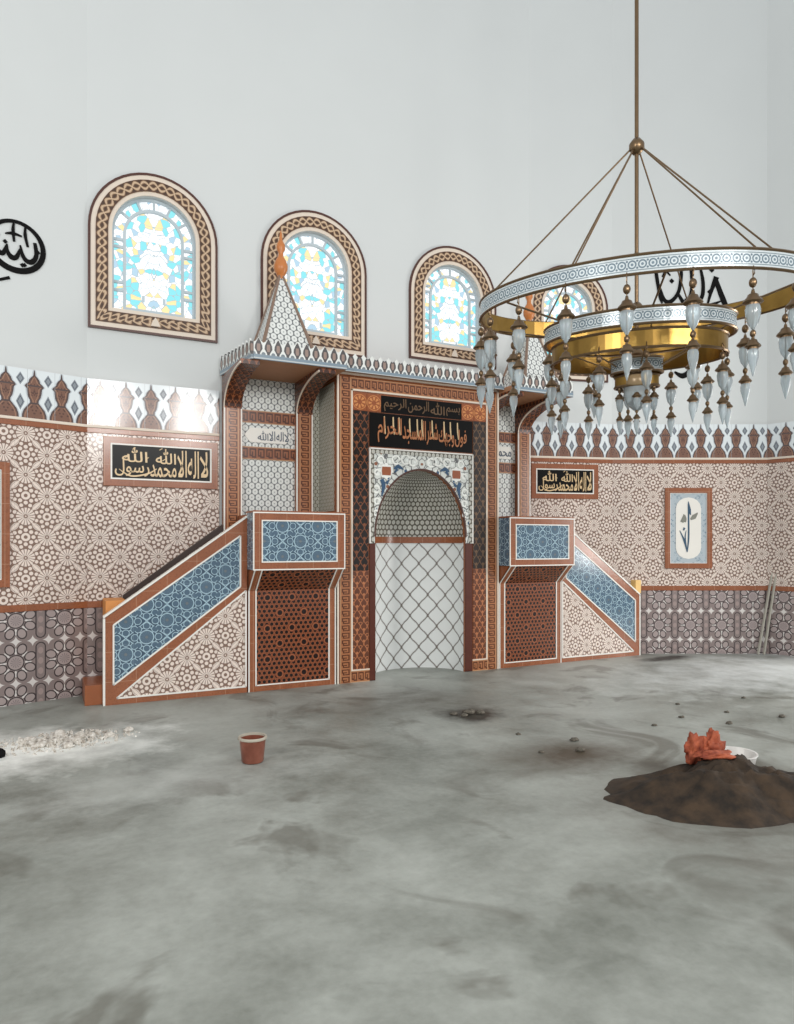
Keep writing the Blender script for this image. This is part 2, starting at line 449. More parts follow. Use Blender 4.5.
# ------------------------------------------------------------------ meshes
class MB:
    def __init__(s): s.v, s.f, s.uv, s.mi, s.sm = [], [], [], [], []
    def face(s, pts, uv=None, mi=0, sm=False):
        i = len(s.v); s.v += [tuple(p) for p in pts]; s.f.append(tuple(range(i, i+len(pts)))); s.uv.append(uv); s.mi.append(mi); s.sm.append(sm)
    def idx(s, vs, fs, uvs=None, mi=0, sm=False):
        i = len(s.v); s.v += [tuple(p) for p in vs]
        for k, f in enumerate(fs):
            s.f.append(tuple(j+i for j in f)); s.uv.append([uvs[j] for j in f] if uvs else None); s.mi.append(mi); s.sm.append(sm)
        return s
    def box(s, x0, x1, y0, y1, z0, z1, mi=0):
        v = [(x, y, z) for z in (z0, z1) for y in (y0, y1) for x in (x0, x1)]
        return s.idx(v, [(0, 1, 5, 4), (3, 2, 6, 7), (2, 0, 4, 6), (1, 3, 7, 5), (4, 5, 7, 6), (2, 3, 1, 0)], None, mi)
    def poly(s, loop, holes=(), y0=0, y1=.02, mi=0, axes='xz'):
        """flat shape in the XZ plane, given its thickness from y0 (front) to y1"""
        P = (lambda p, y: (p[0], y, p[1])) if axes == 'xz' else ((lambda p, y: (y, p[0], p[1])) if axes == 'yz' else (lambda p, y: (p[0], p[1], y)))
        loops = [loop]+list(holes); flat = [p for l in loops for p in l]
        tr = tessellate_polygon([[Vector((p[0], p[1], 0)) for p in l] for l in loops])
        n = len(flat)
        def area(t): a, b, c = (flat[i] for i in t); return (b[0]-a[0])*(c[1]-a[1])-(b[1]-a[1])*(c[0]-a[0])
        tr = [t if area(t) > 0 else t[::-1] for t in tr]
        v = [P(p, y0) for p in flat]+[P(p, y1) for p in flat]
        fs = [tuple(t) for t in tr]+[tuple(i+n for i in t[::-1]) for t in tr]
        k = 0
        for li, l in enumerate(loops):
            m_ = len(l); A = sum(l[i][0]*l[(i+1) % m_][1]-l[(i+1) % m_][0]*l[i][1] for i in range(m_))
            for i in range(m_):
                a, b = k+i, k+(i+1) % m_
                q = (a, a+n, b+n, b)
                fs.append(q if (A > 0) == (li == 0) else q[::-1])
            k += m_
        return s.idx(v, fs, None, mi)
    def lathe(s, prof, c=(0, 0, 0), n=20, mi=0, sx=1, sy=1):
        v, uv = [], []
        for r, z in prof:
            for i in range(n+1):
                a = 2*PI*i/n; v.append((c[0]+r*math.cos(a)*sx, c[1]+r*math.sin(a)*sy, c[2]+z)); uv.append((a*r, z))
        fs = []
        for j in range(len(prof)-1):
            for i in range(n):
                a = j*(n+1)+i; fs.append((a, a+1, a+n+2, a+n+1))
        return s.idx(v, fs, uv, mi, True)
    def tube(s, pts, r, n=8, mi=0):
        pts = [Vector(p) for p in pts]; v = []
        rr = r if isinstance(r, (list, tuple)) else [r]*len(pts)
        for k, p in enumerate(pts):
            d = (pts[min(k+1, len(pts)-1)]-pts[max(k-1, 0)]).normalized()
            u = d.cross(Vector((0, 0, 1)) if abs(d.z) < .95 else Vector((1, 0, 0))).normalized(); w = d.cross(u)
            for i in range(n):
                a = 2*PI*i/n; v.append(p+(u*math.cos(a)+w*math.sin(a))*rr[k])
        fs = []
        for k in range(len(pts)-1):
            for i in range(n): fs.append((k*n+i, k*n+(i+1) % n, (k+1)*n+(i+1) % n, (k+1)*n+i))
        fs += [tuple(range(n))[::-1], tuple(range((len(pts)-1)*n, len(pts)*n))]
        return s.idx(v, fs, None, mi, True)
    def ribbon(s, pts, ws, y0, y1, mi=0, sub=6):
        """a brush stroke in XZ, from y0 (front) to y1"""
        if not isinstance(ws, (list, tuple)): ws = [ws]*len(pts)
        P = []
        for i in range(len(pts)-1):
            a, b, c, d = (pts[max(i-1, 0)], pts[i], pts[i+1], pts[min(i+2, len(pts)-1)])
            for k in range(sub):
                t = k/sub
                P.append(tuple(.5*((2*b[j])+(c[j]-a[j])*t+(2*a[j]-5*b[j]+4*c[j]-d[j])*t*t+(3*b[j]-a[j]-3*c[j]+d[j])*t**3) for j in (0, 1))+(ws[i]+(ws[i+1]-ws[i])*t,))
        P.append((pts[-1][0], pts[-1][1], ws[-1]))
        v = []; n = len(P)
        for i, p in enumerate(P):
            q, r = P[max(i-1, 0)], P[min(i+1, n-1)]
            dx, dz = r[0]-q[0], r[1]-q[1]; L = math.hypot(dx, dz) or 1
            nx, nz = -dz/L*p[2]/2, dx/L*p[2]/2
            v += [(p[0]-nx, y0, p[1]-nz), (p[0]+nx, y0, p[1]+nz), (p[0]-nx, y1, p[1]-nz), (p[0]+nx, y1, p[1]+nz)]
        fs = [(0, 1, 3, 2), (4*n-4, 4*n-2, 4*n-1, 4*n-3)]
        for i in range(n-1):
            a = 4*i; b = a+4
            fs += [(a, b, b+1, a+1), (a+2, a+3, b+3, b+2), (a, a+2, b+2, b), (a+1, b+1, b+3, a+3)]
        return s.idx(v, fs, None, mi)
    def build(s, name, mat, parent=None, off=(0, 0, 0), uvo=(0, 0), swap=False, smooth=None, bevel=0):
        me = bpy.data.meshes.new(name)
        v = [(p[0]-off[0], p[1]-off[1], p[2]-off[2]) for p in s.v]
        me.from_pydata(v, [], s.f)
        for m_ in (mat if isinstance(mat, (list, tuple)) else [mat]): me.materials.append(M[m_])
        me.update()
        L = me.uv_layers.new(name='UVMap')
        for p, uv, mi, sm in zip(me.polygons, s.uv, s.mi, s.sm):
            p.material_index = mi; p.use_smooth = sm if smooth is None else smooth
            nx, ny, nz = (abs(q) for q in p.normal)
            for k, li in enumerate(p.loop_indices):
                if uv: a, b = uv[k]
                else:
                    c = s.v[p.vertices[k]]
                    if ny >= nx and ny >= nz: a, b = c[0], c[2]
                    elif nx >= nz: a, b = c[1], c[2]
                    else: a, b = c[0], c[1]
                    a -= uvo[0]; b -= uvo[1]
                    if swap: a, b = b, a
                L.data[li].uv = (a, b)
        if any(s.sm) and smooth is None: me.set_sharp_from_angle(angle=math.radians(50))
        o = bpy.data.objects.new(name, me); COL.objects.link(o)
        if parent: o.parent = parent
        if bevel:
            b = o.modifiers.new('bevel', 'BEVEL'); b.width = bevel; b.segments = 2; b.limit_method = 'ANGLE'
        return o

def tag(o, label, cat, group=None):
    o['label'] = label; o['category'] = cat
    if group: o['group'] = group
    return o
def thing(name, label, cat, loc=(0, 0, 0), rz=0, group=None, parent=None):
    o = bpy.data.objects.new(name, None); COL.objects.link(o); o.empty_display_size = .1
    o.location = loc; o.rotation_euler = (0, 0, rz); return tag(o, label, cat, group)
def struct(o): o['kind'] = 'structure'; return o

# ------------------------------------------------------------------ Arabic lettering
FORMS = {}
for cp in range(0xFE70, 0xFEFD):
    d = unicodedata.decomposition(chr(cp)).split()
    if len(d) >= 2 and d[0][1:-1] in ('initial', 'medial', 'final', 'isolated'):
        FORMS.setdefault(''.join(chr(int(q, 16)) for q in d[1:]), {})[d[0][1:-1]] = chr(cp)
def shape(w):
    t, i = [], 0
    while i < len(w):
        n = 2 if w[i] == 'ل' and w[i+1:i+2] in ('ا', 'أ', 'إ') else 1
        t.append(w[i:i+n]); i += n
    fwd = lambda q: q[-1] not in 'اأإآدذرزوةىء'
    out = []
    for k, q in enumerate(t):
        p = k > 0 and fwd(t[k-1]); n = k+1 < len(t) and fwd(q)
        f = 'medial' if p and n else 'final' if p else 'initial' if n else 'isolated'
        out.append(FORMS.get(q, {}).get(f, q))
    return ''.join(reversed(out))
WN = [0]
def word(mb, w, x0, x1, z0, z1, y0, y1, bold=.012):
    WN[0] += 1; y0 -= .0004*(WN[0] % 5); bold = min(bold, .008)
    if w == 'الله': w = chr(0xFDF2)
    c = bpy.data.curves.new('lettering', 'FONT'); c.body = shape(w); c.extrude = .5; c.offset = bold; c.resolution_u = 3
    o = bpy.data.objects.new('lettering', c); COL.objects.link(o)
    dg = bpy.context.evaluated_depsgraph_get(); dg.update()
    me = bpy.data.meshes.new_from_object(o.evaluated_get(dg))
    co = [v.co.copy() for v in me.vertices]; fs = [tuple(p.vertices) for p in me.polygons]
    bpy.data.objects.remove(o); bpy.data.curves.remove(c); bpy.data.meshes.remove(me)
    if not co: return
    ax, bx = min(v.x for v in co), max(v.x for v in co); ay, by = min(v.y for v in co), max(v.y for v in co)
    mb.idx([(x0+(v.x-ax)/(bx-ax)*(x1-x0), y0 if v.z > 0 else y1, z0+(v.y-ay)/(by-ay)*(z1-z0)) for v in co], fs)

# ------------------------------------------------------------------ camera (eye height 1.6 m)
TH = math.radians(26.5)
cam = bpy.data.cameras.new('camera'); co = bpy.data.objects.new('camera', cam); COL.objects.link(co)
co.location = (-.5013, -7.5272, 1.6); co.rotation_euler = (PI/2, 0, -TH)
cam.sensor_fit = 'HORIZONTAL'; cam.sensor_width = 36; cam.lens = 36*700/794; cam.shift_y = 33/794
cam.clip_end = 100; sc.camera = co

# ------------------------------------------------------------------ the shell
f = MB(); f.box(-9, 15, -14, 4, -.15, 0); struct(f.build('floor', 'concrete'))

ZT = 11.0
def arch_loop(x0, x1, z0, zs, zt, n=14, pad=0):
    cx, r, h = (x0+x1)/2, (x1-x0)/2, zt-zs
    return [(x0, z0), (x1, z0)]+[(cx+r*math.cos(PI*i/n), zs+h*math.sin(PI*i/n)) for i in range(n+1)]

def make_wall(name, origin, ang, x0, x1, wins=(), tiled=None, cut=None):
    mb = MB(); mb.poly([(x0, 0), (x1, 0), (x1, ZT), (x0, ZT)], [arch_loop(a, b, z0, zs, zt) for a, b, z0, zs, zt in wins], 0, .25)
    w = mb.build(name, 'plaster'); w.location = (origin[0], origin[1], 0); w.rotation_euler = (0, 0, math.radians(ang)); struct(w)
    for a, b in (tiled or ()):
        for nm, z0, z1, d, mt in (('dado_tiles', 0, .93, .02, 'dado_tile'), ('dado_trim', .93, 1.0, .03, 'brown_tile'), ('field_tiles', 1.0, 2.80, .02, 'field_tile'),
                                  ('frieze_trim', 2.80, 2.855, .032, 'brown_tile'), ('cream_trim', 2.855, 2.885, .038, 'cream'), ('frieze_tiles', 2.885, 3.38, .022, 'frieze_tile')):
            mb = MB(); mb.box(a, b, -d, 0, z0, z1); struct(mb.build(nm, mt, w, bevel=.004 if 'trim' in nm else 0))
    return w

W = {'1': (-.12, 1.25, 3.93, 5.03), '2': (1.76, 3.13, 3.98, 5.02), '3': (3.745, 5.115, 4.06, 4.96), '4': (-.02, 1.22, 3.99, 5.05)}
def opening(k):
    x0, x1, z0, zs = W[k]; q = .235
    return (x0+q, x1-q, z0+q, zs, zs+(x1-x0)/2-q)
def make_window(n, wall):
    x0, x1, z0, zs = W[n]; cx = (x0+x1)/2; zt = zs+(x1-x0)/2
    win = bpy.data.objects.new('window_'+n, None); COL.objects.link(win); win.parent = wall; win.location = (cx, 0, z0); struct(win)
    off = (cx, 0, z0)
    def sweep(name, i0, i1, d, mat, uvb=False):
        """strip of the arched border between insets i0 and i1"""
        def loop(i, N=24):
            L = [(x0+i, z0+i), (x1-i, z0+i)]; r = (x1-x0)/2-i
            return L+[(cx+r*math.cos(PI*k/N), zs+r*math.sin(PI*k/N)) for k in range(N+1)]
        A, B = loop(i0), loop(i1); n_ = len(A); mb = MB(); s = 0
        for k in range(n_):
            a, b, c, e = A[k], A[(k+1) % n_], B[(k+1) % n_], B[k]
            l = math.dist(a, b); uv = [(s, 0), (s+l, 0), (s+l, 1), (s, 1)]; s += l
            P = lambda p, y: (p[0], y, p[1])
            mb.face([P(a, -d), P(b, -d), P(c, -d), P(e, -d)], uv)
            mb.face([P(a, 0), P(b, 0), P(b, -d), P(a, -d)], uv); mb.face([P(e, -d), P(c, -d), P(c, 0), P(e, 0)], uv)
        return struct(mb.build(name, mat, win, off))
    sweep('outer_line', 0, .025, .03, 'dark_brown')
    sweep('cream_moulding', .025, .075, .022, 'cream')
    sweep('braid_border', .075, .20, .03, 'braid')
    sweep('inner_moulding', .20, .242, .018, 'cream')
    a, b, c0, zs_, zt_ = opening(n)
    mb = MB(); mb.poly(arch_loop(a, b, c0, zs_, zt_, 20), (), .10, .115)
    struct(mb.build('stained_glass', 'stained', win, off, uvo=(cx, 0)))
    g = MB()
    ins = .155
    lo, hi = a+ins, b-ins
    # frame round the glass and the inner arched bar with the small cross bars of the border panes
    g.poly(arch_loop(a, b, c0, zs_, zt_, 20), [arch_loop(a+.03, b-.03, c0+.03, zs_, zt_-.03, 20)], .07, .10)
    g.poly(arch_loop(lo-.03, hi+.03, c0+.03, zs_, zt_-ins+.03, 20), [arch_loop(lo, hi, c0+.06, zs_, zt_-ins, 20)], .07, .10)
    for z in (c0+.24, c0+.33, c0+.72, c0+.80):
        for p, q in ((a+.02, lo-.02), (hi+.02, b-.02)): g.box(p, q, .075, .10, z-.014, z+.014)
    r0, r1 = (b-a)/2-ins, (b-a)/2-.01
    for th in (35, 65, 90, 115, 145):
        t = math.radians(th); g.ribbon([(cx+r0*math.cos(t), zs_+r0*math.sin(t)), (cx+r1*math.cos(t), zs_+r1*math.sin(t))], .024, .075, .10)
    struct(g.build('glazing_bars', 'lead_bar', win, off))
    o = MB(); zc = z0+.137
    o.poly([(cx-.05, zc-.045), (cx+.05, zc-.045), (cx+.03, zc+.01), (cx, zc+.055), (cx-.03, zc+.01)], (), -.045, -.03)
    struct(o.build('crest', 'cream', win, off))

wall_back = make_wall('wall_back', (0, .65), 0, -.13, 5.70, [opening('1'), opening('2'), opening('3')], [(-.13, 1.27)])
wall_left = make_wall('wall_left', (-.13, .65), 15.5, -3.2, 0, (), [(-3.2, .005)])
wall_rb = make_wall('wall_back_right', (5.70, .65), -15.5, 0, 1.296, [opening('4')], [(.0, 1.30)])
wall_right = make_wall('wall_right', (6.9489, .3037), -26.5, 0, 2.288, (), [(-.004, 2.285)])
wall_fr = make_wall('wall_far_right', (8.9965, -.7172), -71.5, 0, 1.5, (), [(.004, 1.5)])
for n, w in (('1', wall_back), ('2', wall_back), ('3', wall_back), ('4', wall_rb)): make_window(n, w)

# ------------------------------------------------------------------ framed tile panels on the walls
def on_wall(wall, x, y, z):
    c, s = math.cos(wall.rotation_euler.z), math.sin(wall.rotation_euler.z)
    return (wall.location.x+x*c-y*s, wall.location.y+x*s+y*c, z)
def frame_mb(x0, x1, z0, z1, w, y0, y1):
    return MB().poly([(x0, z0), (x1, z0), (x1, z1), (x0, z1)], [[(x0+w, z0+w), (x1-w, z0+w), (x1-w, z1-w), (x0+w, z1-w)]], y0, y1)
SHAHADA = (('لا', .895, .985, .10, .95), ('اله', .765, .885, .05, .95), ('الا', .655, .755, .08, .95), ('الله', .43, .64, .48, .97),
           ('محمد', .375, .645, .05, .46), ('رسول', .02, .365, .05, .56), ('الله', .09, .345, .50, .97))
def inscription(mb, words, x0, x1, z0, z1, y0, y1, bold=.012):
    for w, a, b, c, d in words: word(mb, w, x0+a*(x1-x0), x0+b*(x1-x0), z0+c*(z1-z0), z0+d*(z1-z0), y0, y1, bold)
def calligraphy_panel(wall, x0, x1, z0, z1, label):
    w, h = x1-x0, z1-z0
    t = thing('calligraphy_plaque', label, 'panel', on_wall(wall, (x0+x1)/2, -.021, z0), wall.rotation_euler.z, 'calligraphy panels beside the pulpits')
    X0, X1 = -w/2, w/2; fr = .085
    frame_mb(X0, X1, 0, h, fr, -.02, 0).build('frame', 'brown_tile', t, bevel=.004)
    frame_mb(X0+fr-.012, X1-fr+.012, fr-.012, h-fr+.012, .016, -.024, -.003).build('white_line', 'white_edge', t)
    MB().box(X0+fr-.006, X1-fr+.006, -.012, 0, fr-.006, h-fr+.006).build('black_panel', 'black_tile', t)
    mb = MB(); inscription(mb, SHAHADA, X0+fr+.01, X1-fr-.01, fr+.01, h-fr-.01, -.018, -.011, .022)
    # long sweeping stroke and small marks of the script
    mb.ribbon([(X0+fr+.06*w, fr+.10), (X0+fr+.16*w, fr+.03), (X0+fr+.30*w, fr+.06), (X0+fr+.38*w, fr+.12)], [.006, .017, .017, .008], -.0185, -.011)
    for a, b in ((.2, .88), (.47, .9), (.33, .6), (.13, .62), (.5, .58)): mb.ribbon([(X0+fr+a*(w-2*fr), fr+b*(h-2*fr)), (X0+fr+(a+.03)*(w-2*fr), fr+(b+.06)*(h-2*fr))], .008, -.018, -.011)
    mb.build('lettering', 'gold_ink', t)
calligraphy_panel(wall_back, .03, 1.25, 2.24, 2.775, 'gold calligraphy panel above the left staircase in brown tile frame')
calligraphy_panel(wall_rb, .02, 1.06, 2.27, 2.775, 'gold calligraphy panel above the right staircase in brown tile frame')

def floral_panel(wall, x0, x1, z0, z1, label):
    w, h = x1-x0, z1-z0
    t = thing('floral_plaque', label, 'panel', on_wall(wall, (x0+x1)/2, -.021, z0), wall.rotation_euler.z, 'framed floral tile panels on the side walls')
    X0, X1 = -w/2, w/2
    frame_mb(X0, X1, 0, h, .075, -.025, 0).build('frame', 'brown_tile', t, bevel=.004)
    frame_mb(X0+.07, X1-.07, .07, h-.07, .012, -.018, -.003).build('white_line', 'white_edge', t)
    MB().box(X0+.07, X1-.07, -.010, 0, .07, h-.07).build('border_tile', 'floral_border', t, uvo=(0, h/2))
    a, b, c = .185, .27, .2
    L = []
    for sx, z, s0 in ((1, b-.05, -1), (1, h-b+.05, 1)): pass
    def cusp():
        r = []
        for k in range(9): q = PI*k/8; r.append((a*math.cos(q)*1.0, h-.30+.16*math.sin(q)))
        for k in range(9): q = PI+PI*k/8; r.append((a*math.cos(q), .30+.16*math.sin(q)))
        return r
    MB().poly(cusp(), (), -.016, -.009).build('medallion', 'white_edge', t)
    mb = MB()
    mb.ribbon([(-.02, .24), (0, .45), (.0, .75), (-.002, h-.24)], [.012, .024, .022, .02], -.02, -.015)
    mb.ribbon([(-.02, .24), (-.06, .40), (-.13, .56)], [.012, .03, .006], -.021, -.015)
    mb.ribbon([(-.02, .24), (-.05, .45), (-.035, .56)], [.01, .018, .006], -.0205, -.015)
    mb.ribbon([(.03, h-.40), (.012, h-.32), (-.004, h-.2)], [.006, .045, .006], -.0215, -.015)
    mb.ribbon([(-.075, .56), (-.06, .60)], [.02, .03], -.0205, -.015)
    mb.build('stems', 'tulip_blue', t)
    mb = MB()
    mb.ribbon([(-.1, .68), (-.075, .74), (-.07, .80)], [.05, .045, .006], -.0205, -.015)
    mb.ribbon([(-.055, .68), (-.045, .73), (-.055, .79)], [.03, .03, .006], -.0203, -.015)
    mb.ribbon([(.03, .72), (.08, .76), (.135, .82)], [.02, .07, .008], -.0205, -.015)
    mb.build('tulip_blooms', 'tulip_grey', t)
    return t
floral_panel(wall_right, .768, 1.461, 1.255, 2.44, 'brown framed tile panel with tulips in white medallion on right wall')
floral_panel(wall_left, -1.44, -.747, 1.18, 2.42, 'brown framed blue tile panel cut by the left picture edge')

# black wall calligraphy: real raised lettering on the plaster
def emblem_left():
    t = thing('calligraphy_roundel', 'black ring with calligraphy on white plaster high on the left wall', 'calligraphy', on_wall(wall_left, -.682, 0, 4.318), wall_left.rotation_euler.z)
    mb = MB(); c = .275; R = .245
    mb.poly([(R*1.12*math.cos(2*PI*k/40), c+R*1.09*math.sin(2*PI*k/40)) for k in range(40)],
            [[(R*.92*math.cos(2*PI*k/40), c+.012+R*.9*math.sin(2*PI*k/40)) for k in range(40)]], -.012, 0)
    mb.build('ring', 'black', t)
    mb = MB()
    mb.ribbon([(.17, .36), (.185, .24), (.15, .165), (.10, .155), (.06, .20), (.035, .30)], [.03, .04, .05, .045, .035, .012], -.013, 0)
    mb.ribbon([(.035, .26), (.0, .17), (-.045, .16), (-.08, .21), (-.085, .28)], [.02, .045, .05, .03, .012], -.014, 0)
    mb.ribbon([(-.085, .27), (-.12, .18), (-.165, .19), (-.2, .25), (-.19, .33), (-.15, .36)], [.02, .045, .045, .03, .025, .012], -.0135, 0)
    mb.ribbon([(.105, .30), (.08, .42), (.085, .52)], [.02, .03, .012], -.0145, 0)
    mb.ribbon([(-.02, .32), (-.03, .44), (-.02, .53)], [.02, .03, .012], -.015, 0)
    mb.ribbon([(-.10, .38), (-.03, .40), (.05, .39)], [.01, .03, .012], -.0155, 0)
    for x, z in ((.2, .27), (.055, .105), (.075, .11), (-.1, .30)): mb.ribbon([(x-.012, z+.012), (x+.012, z-.012)], .03, -.0125, 0)
    mb.build('lettering', 'black', t)
    mb = MB(); mb.ribbon([(-.36, -.19), (-.22, -.125), (-.06, -.05)], [.02, .022, .03], -.012, 0); mb.build('pen_stroke', 'black', t)
emblem_left()
def emblem_right():
    x0, z0 = .369, 4.035
    t = thing('wall_calligraphy', 'large black calligraphy painted on white wall behind the chandelier', 'calligraphy', on_wall(wall_right, 1.04, 0, z0), wall_right.rotation_euler.z)
    mb = MB()
    mb.ribbon([(-.40, 1.65), (-.37, 1.45), (-.33, 1.22), (-.30, 1.13)], [.05, .05, .045, .02], -.01, 0)
    mb.ribbon([(-.33, 1.36), (-.27, 1.18), (-.17, 1.16), (-.06, 1.30), (-.02, 1.55), (-.03, 1.68)], [.02, .055, .06, .05, .05, .03], -.011, 0)
    mb.ribbon([(-.07, 1.28), (.02, 1.14), (.10, 1.20), (.14, 1.40), (.12, 1.68)], [.03, .06, .05, .05, .04], -.012, 0)
    mb.ribbon([(.12, 1.28), (.20, 1.15), (.29, 1.24), (.30, 1.45), (.26, 1.66)], [.03, .06, .055, .05, .03], -.0125, 0)
    mb.ribbon([(.05, 1.2), (.06, 1.05), (.05, .96)], [.04, .04, .02], -.0105, 0)
    mb.ribbon([(.36, 1.08), (.42, 1.3), (.5, 1.52)], [.02, .05, .08], -.0105, 0)
    mb.ribbon([(.48, 1.50), (.60, 1.18), (.70, .96)], [.06, .08, .05], -.0115, 0)
    mb.ribbon([(.34, 1.08), (.46, 1.12), (.56, 1.16)], [.06, .045, .02], -.0095, 0)
    mb.ribbon([(-.36, 1.02), (-.22, 1.04), (-.10, 1.03)], [.03, .05, .03], -.0098, 0)
    mb.ribbon([(-.30, 1.52), (-.25, 1.60), (-.18, 1.54)], [.02, .03, .02], -.0098, 0)
    for x, z in ((.43, 1.62), (.40, 1.30), (-.16, 1.46), (.18, 1.05), (.52, 1.03)): mb.ribbon([(x-.02, z+.02), (x+.02, z-.02)], .05, -.0099, 0)
    mb.build('upper_lettering', 'black', t)
    mb = MB()
    mb.ribbon([(-.67, .78), (-.6, .86), (-.5, .80), (-.42, .62), (-.5, .5), (-.6, .55)], [.02, .05, .05, .05, .05, .02], -.01, 0)
    mb.ribbon([(-.3, .85), (-.27, .6), (-.2, .4), (-.05, .33), (.1, .42), (.14, .62)], [.05, .05, .05, .06, .05, .02], -.011, 0)
    mb.ribbon([(.02, .9), (.03, .65), (.04, .5)], [.05, .05, .03], -.012, 0)
    mb.ribbon([(-.12, .12), (0, .06), (.12, .14), (.2, .3)], [.02, .08, .08, .03], -.0125, 0)
    mb.ribbon([(.25, .85), (.27, .6), (.35, .45), (.48, .5), (.5, .7)], [.05, .05, .05, .05, .02], -.0105, 0)
    mb.build('lower_lettering', 'black', t)
emblem_right()

# ------------------------------------------------------------------ staircases at both ends
MIR = 7.19
def mx_(mirror): return (lambda x: MIR-x) if mirror else (lambda x: x)
def pl(loop, mirror):
    l = [(mx_(mirror)(p[0]), p[1]) for p in loop]; return l[::-1] if mirror else l
def wall_y(x):
    if x < 5.70: return .61
    return (.65-(x-5.70)*.2773 if x < 6.949 else .3037-(x-6.949)*.4986)-.045
def staircase(mirror, label):
    q = mx_(mirror)
    loc = (q(.72), .05, 0)
    t = thing('pulpit_staircase', label, 'staircase', loc, 0, 'tiled staircases up to the two pulpits')
    def B(mb, nm, mat, **k): return mb.build(nm, mat, t, loc, **k)
    full = [(0, 0), (1.435, 0), (1.435, 1.90), (0, .865)]
    para = [(.085, .20), (1.36, 1.15), (1.36, 1.70), (.085, .80)]
    tri = [(.115, .065), (1.42, .065), (1.42, 1.105)]
    B(MB().poly(pl(full, mirror), [pl(para, mirror), pl(tri, mirror)], 0, .07), 'balustrade_frame', 'brown_tile')
    B(MB().poly(pl(para, mirror), (), .004, .066), 'blue_panel', 'blue_tile')
    B(MB().poly(pl(tri, mirror), (), .004, .066), 'triangle_panel', 'field_tile')
    e = MB()
    def outline(L, w):
        L = pl(L, mirror)
        for i in range(len(L)): e.ribbon([L[i], L[(i+1) % len(L)]], w, -.006, .004, sub=1)
    outline(para, .016); outline(tri, .016)
    e.poly(pl([(-.012, 0), (.008, 0), (.008, .865), (-.012, .875)], mirror), (), -.006, .07)
    e.poly(pl([(-.012, .865), (1.435, 1.90), (1.435, 1.92), (-.012, .89)], mirror), (), -.006, .075)
    B(e, 'white_edging', 'white_edge')
    # flight of steps behind the balustrade
    s = MB(); n = 7
    for k in range(n):
        xa = -.175+k*.225; xb = 1.435
        X0, X1 = sorted((q(xa), q(min(xb, xa+.24)))); yb = min(wall_y(X0), wall_y(X1))
        if yb > .09: s.box(X0, X1, .075, min(yb, .485) if k > 4 else yb, 0, .2+.155*k)
    B(s, 'steps', 'step_brown', bevel=.004)
    if not mirror:
        r = MB(); r.poly([(.22, 1.0), (1.28, 1.76), (1.28, 1.835), (.22, 1.06)], (), .50, .56)
        B(r, 'rear_handrail', 'dark_rail')
        B(MB().box(.02, .215, .12, .55, .335, 1.035), 'newel_block', 'tan_block', bevel=.006)
    else:
        B(MB().box(q(.075), q(-.03), .0, .10, .90, 1.09), 'newel_block', 'pale_tan_block', bevel=.006)
staircase(False, 'tiled staircase with blue star panel left of the niche')
staircase(True, 'tiled staircase with blue star panel right of the niche')

